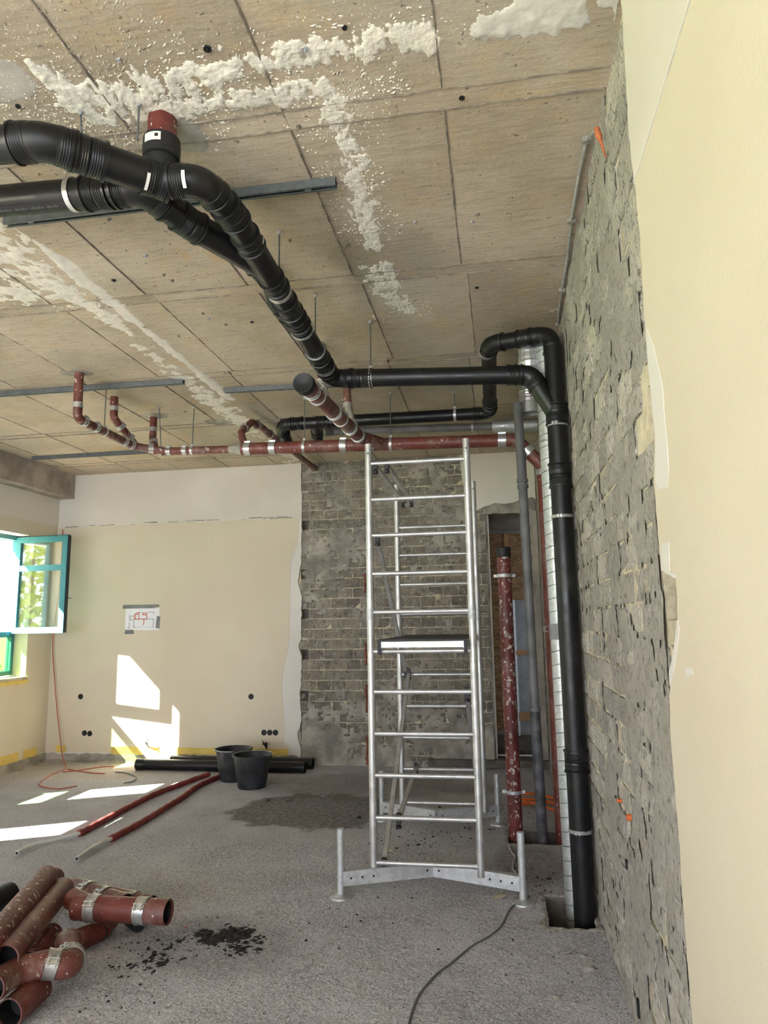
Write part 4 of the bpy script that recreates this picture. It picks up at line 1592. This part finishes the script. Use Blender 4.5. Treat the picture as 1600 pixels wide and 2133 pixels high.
# conduit running along the ceiling corner with clips
cd_ = thing('ceiling_conduit', 'thin grey conduit clipped along the ceiling beside the right wall', 'conduit', (.42, 3.2, ZC))
pts = [PZ(1222, 292, ZC - .012), PZ(1205, 370, ZC - .012), PZ(1190, 460, ZC - .012), PZ(1182, 540, ZC - .012), PZ(1170, 605, ZC - .012), PZ(1164, 650, ZC - .012), PZ(1163, 676, ZC - .012)]
b = MB()
b.tube(pts, .0075, 8)
b.build('tube', M['zinc'], cd_)
for p in (pts[0], pts[2], pts[4], pts[6]):
    b = MB()
    b.box(p, (.04, .022, .022))
    b.build('clip', M['smear'], cd_, False)
od = thing('orange_dowel', 'broken orange conduit end poking out of the wall top by the ceiling', 'conduit', (.44, 2.9, 3.6))
b = MB()
p0, p1 = PX(1243, 268, .45), PX(1262, 328, .468)
b.tube([p0, p0.lerp(p1, .3), p0.lerp(p1, .45), p1], [.011, .012, .006, .003], 9)
b.build('conduit_end', plain('dull_orange', (.40, .12, .05), .7, 0, .4, 60), od)
b = MB()
b.tube([p0, pts[0]], .007, 7)
b.build('wire', M['zinc'], od)


# ------------------------------------------------------------------ scaffold tower
tw = thing('scaffold_tower', 'narrow aluminium mobile scaffold tower standing in front of the brick wall', 'scaffold', (-.53, 5.4, 0))
FY, RY = 4.675, 6.18
FX0, FX1, RX0, RX1 = -.862, -.182, -.885, -.192
ZR = [.181, .454, .714, .976, 1.243, 1.505, 1.765, 2.023, 2.286, 2.536, 2.791]
for x, y, z1 in ((FX0, FY, 2.93), (FX1, FY, 2.93), (RX0, RY, 2.93), (RX1, RY, 2.93)):
    b = MB()
    b.tube([(x, y, .12), (x, y, z1)], .0245, 18)
    b.build('post', M['alu'], tw)
    b = MB()
    b.tube([(x - .0, y - .026, z1 - .07), (x, y + .026, z1 - .07)], .006, 8)
    b.build('pin', M['rubber'], tw)
    for z in (1.75,):
        b = MB()
        b.ring((x, y, z), (0, 0, 1), .0247, .027, .09, 18)
        b.build('spigot_collar', M['zinc'], tw)
for k, z in enumerate(ZR):
    b = MB()
    b.tube([(FX0, FY, z), (FX1, FY, z)], .0155, 14)
    b.build('rung', M['alu'], tw)
    if 0 < k < 10 or k == 0:
        b = MB()
        b.tube([(RX0, RY, z + .0), (RX1, RY, z + .0)], .0155, 12)
        b.build('rung', M['alu'], tw)


def brace(a, e, w=.030):
    a, e = Vector(a), Vector(e)
    b = MB()
    b.bar(a, e, w, w * .8)
    o = b.build('brace', M['alu'], tw, False)
    d = (e - a).normalized()
    for p, s_ in ((a, 1), (e, -1)):
        b = MB()
        b.box(p + Vector((0, 0, .005)), (.030, .040, .065))
        b.lathe([(.0001, 0), (.018, 0), (.020, .018), (.006, .022), (.006, .04)], p + Vector((0, 0, -.055)), (0, 0, 1), 10)
        b.build('hook', M['rubber'], o)


brace((-.815, FY + .01, 2.775), (-.83, RY - .01, 2.775))
brace((-.735, FY + .01, 2.775), (-.75, RY - .01, 2.775))
brace((-.812, FY + .02, 2.27), (-.83, RY - .02, 1.27))
brace((-.80, FY + .02, .165), (-.80, RY - .05, 1.26))
brace((-.70, FY + .02, .44), (-.76, RY - .02, .47))
brace((-.235, FY + .03, 1.23), (-.24, RY - .02, .22))
# platform
dk = MB()
dk.box((-.515, (FY + RY) / 2, 1.577), (.575, RY - FY + .06, .012))
dk.build('deck_board', M['rubber'], tw, False)
for x in (-.795, -.235):
    b = MB()
    b.box((x, (FY + RY) / 2, 1.55), (.022, RY - FY + .04, .055))
    b.build('deck_rail', M['alu'], tw, False)
for y in (FY - .022, RY + .022):
    b = MB()
    b.box((-.515, y, 1.549), (.575, .022, .038))
    b.build('deck_rail', M['alu'], tw, False)
    for x in (-.80, -.23):
        b = MB()
        b.box((x, y - .004, 1.53), (.022, .036, .095))
        b.build('deck_hook', M['rubber'], tw, False)
# chassis: two bent base beams with adjustable feet
for y0, side in ((FY, -1), (RY, 1)):
    if side < 0:
        fl, fr = Vector((-1.055, 4.57, 0)), Vector((.068, 4.61, 0))
    else:
        fl, fr = Vector((-1.085, 6.30, 0)), Vector((-.085, 6.27, 0))
    mid = Vector(((fl.x + fr.x) / 2 - .0, y0 - side * .13, 0))
    for f_ in (fl, fr):
        b = MB()
        a, e = f_ + Vector((0, 0, .115)), mid + Vector((0, 0, .115))
        b.bar(a.lerp(e, .02), e, .045, .085)
        o = b.build('base_beam', M['zinc'], tw, False)
        b = MB()
        dd = (e - a).normalized()
        nn = Vector((dd.y, -dd.x, 0))
        if nn.y > 0:
            nn = -nn
        for t_ in (.10, .22, .34, .92):
            c_ = a.lerp(e, t_) + nn * .0228
            b.lathe([(.0001, .001), (.007, .001), (.007, -.004)], c_, nn, 8)
        b.build('bolt_hole', M['hole'], o, False)
        b = MB()
        b.tube([f_ + Vector((0, 0, .02)), f_ + Vector((0, 0, .41))], .0225, 16)
        b.build('foot_post', M['zinc'], tw)
        b = MB()
        b.lathe([(.0001, .026), (.027, .026), (.05, .014), (.072, .012), (.074, 0), (.0001, 0)], f_, (0, 0, 1), 10)
        b.build('foot_plate', M['zinc'], tw)

# ------------------------------------------------------------------ things on the floor
b = MB()


def bucket(label, loc, rot, s_=1.):
    t = thing('bucket', label, 'bucket', loc, 'black builder buckets')
    b = MB()
    R0, R1, H_ = .135 * s_, .185 * s_, .315 * s_
    b.lathe([(.0001, 0), (R0, 0), (R0 + .003, .01), (R1, H_ - .02), (R1 + .012, H_ - .018), (R1 + .014, H_), (R1 + .002, H_ + .002), (R1 - .006, H_ - .01), (R0 - .006, .012), (.0001, .010)],
            loc, (0, 0, 1), 36)
    b.build('shell', M['bucket'], t)
    for a in (rot, rot + math.pi):
        b = MB()
        c_ = Vector(loc) + Vector((math.cos(a) * (R1 + .012), math.sin(a) * (R1 + .012), H_ - .012))
        b.box(c_, (.04, .05, .022), Matrix.Rotation(a, 3, 'Z'))
        b.build('lug', M['bucket'], t, False)
    b = MB()
    pts = []
    for k in range(17):
        u = math.pi * k / 16
        pts.append(Vector(loc) + Vector((math.cos(rot) * math.cos(u) * (R1 + .02), math.sin(rot) * math.cos(u) * (R1 + .02), H_ + .0)) +
                   Vector((-math.sin(rot), math.cos(rot), 0)) * math.sin(u) * (R1 + .016))
    b.tube(pts, .0035, 6)
    b.build('bail_handle', M['zinc'], t)


bucket('black plastic builder bucket in front of another bucket by the wall', (-2.66, 7.38, 0), R(-15), 1.06)
bucket('second black bucket, half hidden behind the front one', (-2.99, 7.70, 0), R(110), 1.06)


def floor_pipe(label, a, e, r, sock):
    t = thing('drain_pipe', label, 'pipe', a)
    a, e = Vector(a), Vector(e)
    d = (e - a).normalized()
    L = (e - a).length
    b = MB()
    b.lathe([(r, 0), (r, L), (r * .9, L), (r * .9, 0)], a, d, 26, True)
    b.build('pipe_segment', M['black'], t)
    if sock:
        b = MB()
        b.lathe([(r, 0), (r * 1.10, .004), (r * 1.12, .03), (r * 1.06, .04), (r * 1.06, .09), (r, .10), ], a - d * .01, d, 26)
        b.build('socket', M['black'], t)
    b = MB()
    b.ring(e - d * .004, d, r * .86, r * 1.01, .008)
    b.build('rim', M['hole'], t)


floor_pipe('nearer black pipe length lying along the foot of the cream wall', (-4.36, 8.12, .063), (-2.28, 8.10, .063), .062, True)
floor_pipe('rear black pipe length lying against the cream wall base', (-4.05, 8.37, .063), (-2.25, 8.33, .063), .062, False)


def hose(label, px, cut, z=.03):
    pts = [PZ(x, y, .025) for x, y in px]
    # smooth
    out = []
    for i in range(len(pts) - 1):
        p0, p1, p2, p3 = pts[max(i - 1, 0)], pts[i], pts[i + 1], pts[min(i + 2, len(pts) - 1)]
        for k in range(8):
            u = k / 8
            out.append(.5 * ((2 * p1) + (p2 - p0) * u + (2 * p0 - 5 * p1 + 4 * p2 - p3) * u * u + (3 * p1 - p0 - 3 * p2 + p3) * u ** 3))
    out.append(pts[-1])
    c_ = int(len(out) * cut)
    t = thing('insulated_hose', label, 'hose', pts[0], 'insulated hoses on the floor')
    b = MB()
    b.tube(out[:c_ + 3], .0155, 12)
    b.build('inner_hose', M['hosewhite'], t)
    b = MB()
    b.tube([out[0] + (out[0] - out[1]).normalized() * .002, out[0]], .0115, 12)
    b.build('hose_mouth', M['hole'], t)
    b = MB()
    rr = [.027 + .0022 * math.sin(k * 2.1) for k in range(len(out) - c_)]
    b.tube(out[c_:], rr, 12)
    b.build('foam_sleeve', M['foam'], t)


hose('red foam insulated hose with long pale end, left of the pair', [(35, 1777), (75, 1758), (125, 1746), (170, 1734), (210, 1712), (270, 1680), (320, 1655), (370, 1636), (435, 1612)], .36)
hose('red foam insulated hose with short pale end, right of the pair', [(160, 1789), (195, 1765), (237, 1744), (300, 1710), (340, 1685), (375, 1664), (415, 1636), (470, 1612)], .27)


def cable(name, label, pts, r, mat, cat='cable'):
    out = []
    for i in range(len(pts) - 1):
        p0, p1, p2, p3 = pts[max(i - 1, 0)], pts[i], pts[i + 1], pts[min(i + 2, len(pts) - 1)]
        for k in range(6):
            u = k / 6
            out.append(.5 * ((2 * p1) + (p2 - p0) * u + (2 * p0 - 5 * p1 + 4 * p2 - p3) * u * u + (3 * p1 - p0 - 3 * p2 + p3) * u ** 3))
    out.append(pts[-1])
    b = MB()
    b.tube(out, r, 7)
    return tag(b.build(name, mat), label, cat)


cable('floor_cable', 'grey electric cable curling across the screed to the scaffold foot',
      [PZ(*q, .007) for q in ((845, 2160), (858, 2110), (875, 2070), (910, 2030), (945, 2003), (985, 1970), (1020, 1950), (1045, 1928), (1062, 1895), (1080, 1882), (1100, 1880), (1101, 1866))], .006, M['cable'])
cable('floor_cable', 'pale wire trailing from the far floor pit to the scaffold foot',
      [PZ(*q, .007) for q in ((1060, 1762), (1066, 1775), (1073, 1785), (1068, 1805), (1076, 1820), (1092, 1835))], .006, M['zinc'])
cable('wall_wire', 'thin red wire hanging in the room corner and looping onto the floor',
      [Vector((XL + .10, YB - .06, 3.0)), Vector((XL + .09, YB - .05, 2.2)), PY(110, 1330, 8.49), PY(114, 1420, 8.48), PY(121, 1500, 8.47), PY(130, 1575, 8.40), PZ(136, 1600, .01), PZ(105, 1615, .006), PZ(82, 1635, .006), PZ(120, 1643, .006), PZ(160, 1637, .006)], .006, M['redcable'])
cable('floor_wire', 'red wire loop on the floor near the cream wall', [PZ(*q, .006) for q in ((130, 1608), (165, 1604), (215, 1597), (240, 1597))], .006, M['redcable'])
cable('floor_wire', 'red wire tail lying beside the black wire loop', [PZ(*q, .006) for q in ((140, 1602), (165, 1606), (195, 1610), (218, 1611))], .006, M['redcable'])
cable('floor_wire', 'short black wire loop on the floor left of the buckets', [PZ(*q, .006) for q in ((240, 1608), (262, 1610), (283, 1618), (278, 1627), (258, 1631))], .006, M['cable'])
for x0, lab, mat in ((-4.444, 'tangle of cut wires sticking out of the sunlit wall', M['cable']), (-2.885, 'black wire tail sticking out of the wall behind the bucket', M['hole'])):
    t = thing('wire_tail', lab, 'wire', (x0, YP, .2))
    for k in range(4):
        b = MB()
        p0 = Vector((x0 + random.uniform(-.01, .01), YP - .004, .19))
        b.tube([p0, p0 + Vector((random.uniform(-.02, .02), -.05, .07)), p0 + Vector((random.uniform(-.05, .05), -.07, random.uniform(.06, .13)))], .006 if k else .010, 6)
        b.build('wire', mat, t)

# orange conduits between the risers
for k, (a, e) in enumerate((((1080, 1652), (1162, 1665)), ((1088, 1676), (1162, 1672)), ((1090, 1670), (1160, 1690)), ((1085, 1664), (1162, 1676)))):
    p, q = PZ(*a, .03), PZ(*e, .03)
    b = MB()
    b.tube([p, p.lerp(q, .5) + Vector((0, .03, .01)), q], .014, 9)
    tag(b.build('orange_conduit', M['orange']), ['upper orange conduit crossing behind the far floor pit', 'straight orange conduit behind the grey riser', 'lowest orange conduit dipping behind the grey riser',
                                                   'orange conduit in the middle of the bundle'][k], 'conduit', 'orange conduits on the floor')

# heap of removed red pipes
def heap_pipe(label, pts, r, mat, Rb=.1, bands_=(), cap=None, sock=None, name='removed_pipe'):
    P = [PZ(x, y, z) for x, y, z in pts]
    t = thing(name, label, 'pipe', P[0], 'heap of removed red pipes')
    run(t, P, r, mat, Rb, .02, 0, False, 'elbow', 24, True, True)
    st, bd = bends(P, Rb)
    for k, u, w_ in bands_:
        a, e = st[k]
        band(t, a.lerp(e, u), e - a, r + .0008, w_, None, (.2, -.8, .6))
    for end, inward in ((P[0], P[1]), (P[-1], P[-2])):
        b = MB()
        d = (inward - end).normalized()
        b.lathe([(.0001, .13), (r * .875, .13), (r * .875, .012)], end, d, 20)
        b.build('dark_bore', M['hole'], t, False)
    return t, P


heap_pipe('topmost long red pipe with cream paint splash, leaning left on the heap', [(97, 1826, .25), (-45, 1995, .29)], .062, M['redspeck'])
heap_pipe('long dusty red pipe beside the topmost one, open end to the camera', [(130, 1851, .175), (8, 2000, .235)], .063, M['reddust'])
heap_pipe('red pipe behind the two long ones, only its rim showing', [(116, 1826, .10), (-20, 1960, .06)], .055, M['red'])
cl_, _ = heap_pipe('red pipe with two bright steel clamps lying across the heap', [(351, 1900, .185), (158, 1890, .185)], .064, M['red'], .1, ((0, .27, .062), (0, .80, .062)))
b = MB()
b.tube([PZ(196, 1893, .185), PZ(150, 1872, .20)], .056, 24)
b.build('wye_branch', M['red'], cl_)
heap_pipe('whitish dusty pipe with two clamps behind the clamped pipe', [(150, 1848, .09), (262, 1884, .09)], .058, M['reddust'], .1, ((0, .30, .05), (0, .62, .05)))
heap_pipe('thin red pipe with one clamp at the back of the heap', [(235, 1862, .05), (318, 1880, .05)], .040, M['redclean'], .1, ((0, .55, .04),))
heap_pipe('red elbow below the clamped pipe, mouth open to the left', [(226, 1920, .06), (210, 1938, .056), (152, 1962, .056)], .054, M['red'], .09)
heap_pipe('dusty red double bend with two clamps at the front of the heap', [(-20, 2062, .185), (30, 2024, .165), (100, 2008, .165), (148, 2012, .14), (141, 1960, .15)], .060, M['reddust'], [.12, .12, .10], ((2, -.05, .055), (3, .10, .05)))
heap_pipe('lowest red pipe with wide black mouth at the photo corner', [(18, 2112, .063), (82, 2056, .063)], .062, M['red'])
heap_pipe('speckled red pipe under the double bend', [(108, 1945, .07), (60, 2005, .07)], .055, M['redspeck'])
heap_pipe('black socket pipe half outside the left photo edge', [(22, 1862, .075), (-60, 1900, .075)], .070, M['black'])
heap_pipe('black pipe end below the clamped pipe', [(288, 1925, .046), (272, 1912, .046)], .042, M['rubber'])

# dirt, rubble and stray bits
dt = field('soot_spill', M['dirt'], None, -1.95, -1.2, 3.6, 4.2, .008,
           lambda U, V: (1.25 - np.hypot((U + 1.56) / .19, (V - 3.95) / .14) + (fbm(U * 11, V * 11, 7, 4) - .5) * 3.0 + (fbm(U * 60, V * 60, 8, 2) - .5) * 1.8) * .012 - .002, lambda u, v, h: (u, v, h))
tag(dt, 'black soot spilled on the screed right of the pipe heap', 'dirt')
dt = field('soot_spill', M['dirt'], None, -2.1, -1.5, 3.2, 3.95, .010,
           lambda U, V: (.62 - np.hypot((U + 1.83) / .26, (V - 3.66) / .30) + (fbm(U * 22, V * 22, 17, 3) - .5) * 2.4 + (fbm(U * 70, V * 70, 18, 2) - .5) * 2.2) * .010 - .003, lambda u, v, h: (u, v, h))
tag(dt, 'scattered black crumbs beside the red pipe heap', 'dirt')
dt = field('soot_spill', M['dirt'], None, -2.4, -1.0, 5.9, 7.1, .02,
           lambda U, V: (.35 - np.hypot((U + 1.7) / .5, (V - 6.5) / .45) + (fbm(U * 11, V * 11, 27, 3) - .5) * 3.0) * .008 - .007, lambda u, v, h: (u, v, h))
tag(dt, 'dark clods on the wet patch before the brick wall', 'dirt')


def rock(label, px, s_, mat, seed):
    rnd = random.Random(seed)
    p = PZ(*px, 0)
    b = MB()
    prof = [(.0001, 0), (.8, .05), (1, .35), (.75, .7), (.3, .85), (.0001, .86)]
    b.lathe([(r_ * s_, z * s_ * .8) for r_, z in prof], p, (0, 0, 1), 7)
    b.v = [(x + rnd.uniform(-.18, .18) * s_, y + rnd.uniform(-.18, .18) * s_, max(0, z + rnd.uniform(-.12, .12) * s_)) for x, y, z in b.v]
    tag(b.build('rubble_stone', mat, None, False), label, 'stone', 'loose rubble on the floor')


for px, s_, mat, lab in (((1230, 2022), .028, M['stone'], 'pale rubble stone at the foot of the right wall'),
                         ((1160, 2083), .022, M['stone'], 'rubble stone on the open screed near the right wall'),
                         ((815, 1774), .022, M['mortar'], 'small yellowish clod inside the scaffold base'),
                         ((930, 1808), .024, M['dirt'], 'black clod on the scaffold base beam middle'),
                         ((555, 1668), .035, M['pit'], 'dark clod left on the wet patch edge'),
                         ((600, 1668), .030, M['pit'], 'dark clod right on the wet patch edge'),
                         ((748, 1704), .022, M['dirt'], 'black crumb left of the scaffold post'),
                         ((385, 1934), .010, M['orange'], 'tiny red brick chip near the heap'),
                         ((1143, 1832), .018, M['dirt'], 'dark crumb between scaffold foot and spiral duct'),
                         ((1218, 1995), .020, M['stone'], 'grey rubble bit just before the near floor pit')):
    rock(lab, px, s_, mat, hash(px) % 999)
b = MB()
p = PZ(1040, 1868, .004)
b.box(p, (.055, .12, .004), Matrix.Rotation(R(-25), 3, 'Z'))
tag(b.build('flat_strip', M['mortar'], None, False), 'flat pale strip of card beside the right scaffold foot', 'card')
b = MB()
p = PZ(1180, 1983, .006)
b.tube([p + Vector((-.03, -.015, 0)), p + Vector((0, -.02, .004)), p + Vector((.03, .0, .012))], .008, 6)
tag(b.build('bent_strip', M['smear']), 'small curved scrap on the screed before the near pit', 'scrap')

# ------------------------------------------------------------------ things on the back wall
pp = thing('floor_plan_sheet', 'printed floor plan sheet taped to the cream wall', 'paper', PY(295, 1288, YP - .004))
yq = YP - .005
a, e = PY(262, 1268, yq), PY(331, 1312, yq)
b = MB()
b.box(((a.x + e.x) / 2, yq, (a.z + e.z) / 2), (e.x - a.x, .001, a.z - e.z))
sheet = b.build('sheet', M['white'], pp, False)


def plan_lines(segs, name, mat, w):
    b = MB()
    for x0, y0, x1, y1 in segs:
        p, q = PY(230 + x0 / 13.333, 1240 + y0 / 13.333, yq), PY(230 + x1 / 13.333, 1240 + y1 / 13.333, yq)
        p.y = q.y = yq - .0012
        b.bar(p, q, .0008, w, (q - p).cross(Vector((0, 1, 0))))
    b.build(name, mat, sheet, False)


plan_lines([(525, 545, 525, 690), (525, 690, 650, 690), (545, 575, 640, 575), (560, 575, 560, 685), (520, 750, 520, 905), (480, 905, 530, 905), (650, 690, 650, 890), (640, 890, 700, 890), (740, 888, 775, 888),
            (820, 885, 860, 885), (950, 885, 1000, 885), (1045, 885, 1090, 885), (1150, 885, 1200, 885), (1195, 660, 1190, 885), (1030, 470, 1215, 470), (1210, 470, 1210, 520), (790, 475, 900, 475), (1010, 660, 1210, 660), (900, 820, 900, 885)], 'wall_lines', M['ink'], .007)
plan_lines([(655, 560, 655, 670), (660, 555, 730, 490), (730, 490, 790, 480), (795, 480, 795, 660), (655, 670, 800, 662), (800, 660, 1010, 660), (1015, 475, 1010, 660), (905, 545, 1000, 545), (905, 490, 905, 545), (910, 520, 990, 480), (930, 665, 930, 760), (930, 760, 905, 820), (700, 560, 700, 660), (690, 545, 780, 515)], 'red_lines', M['inkred'], .010)
for pts in ([(257, 1260), (331, 1259), (333, 1263), (319, 1267), (255, 1268)], [(327, 1283), (334, 1284), (332, 1309), (324, 1308)], [(261, 1312), (278, 1312), (279, 1320), (260, 1321)]):
    b = MB()
    b.prism([(PY(x, y, yq).x, PY(x, y, yq).z) for x, y in pts], 'y', yq - .003, yq + .001)
    b.build('tape', M['tape'], pp, False)

for q, lab in (((168, 1451), 'single round socket box on the cream wall near the corner'), ((523, 1451), 'single round socket box on the cream wall near the bricks'),
               ((176, 1527), 'left one of the paired round socket boxes low by the corner'), ((187, 1528), 'right one of the paired round socket boxes low by the corner'),
               ((550, 1526), 'left of three round socket boxes low near the bricks'), ((562, 1526), 'middle of three round socket boxes low near the bricks'), ((574, 1526), 'right of three round socket boxes low near the bricks')):
    p = PY(*q, YP - .003)
    t = thing('socket_box', lab, 'socket', p, 'round wall socket boxes')
    b = MB()
    b.lathe([(.029, .002), (.033, -.003), (.035, -.003), (.035, .012)], p, (0, 1, 0), 20)
    b.build('rim', M['rubber'], t)
    b = MB()
    b.lathe([(.0001, -.0008), (.0325, -.0008)], p, (0, 1, 0), 20)
    b.build('bore', M['hole'], t, False)
# small paint chips on the cream wall
for q, s_ in (((276, 1130), .03), ((208, 1180), .035), ((435, 1120), .05), ((413, 1516), .03), ((590, 955 + 6), .03), ((597, 1056), .04), ((571, 997), .05)):
    p = PY(*q, YP - .004)
    b = MB()
    b.prism(jag([(p.x - s_ / 2, p.z - .012), (p.x + s_ / 2, p.z - .006), (p.x + s_ * .3, p.z + .012), (p.x - s_ * .4, p.z + .008)], .004, .012, int(q[0])), 'y', p.y - .002, p.y + .002)
    b.build('paint_chip', M['filler'], wbk, False)
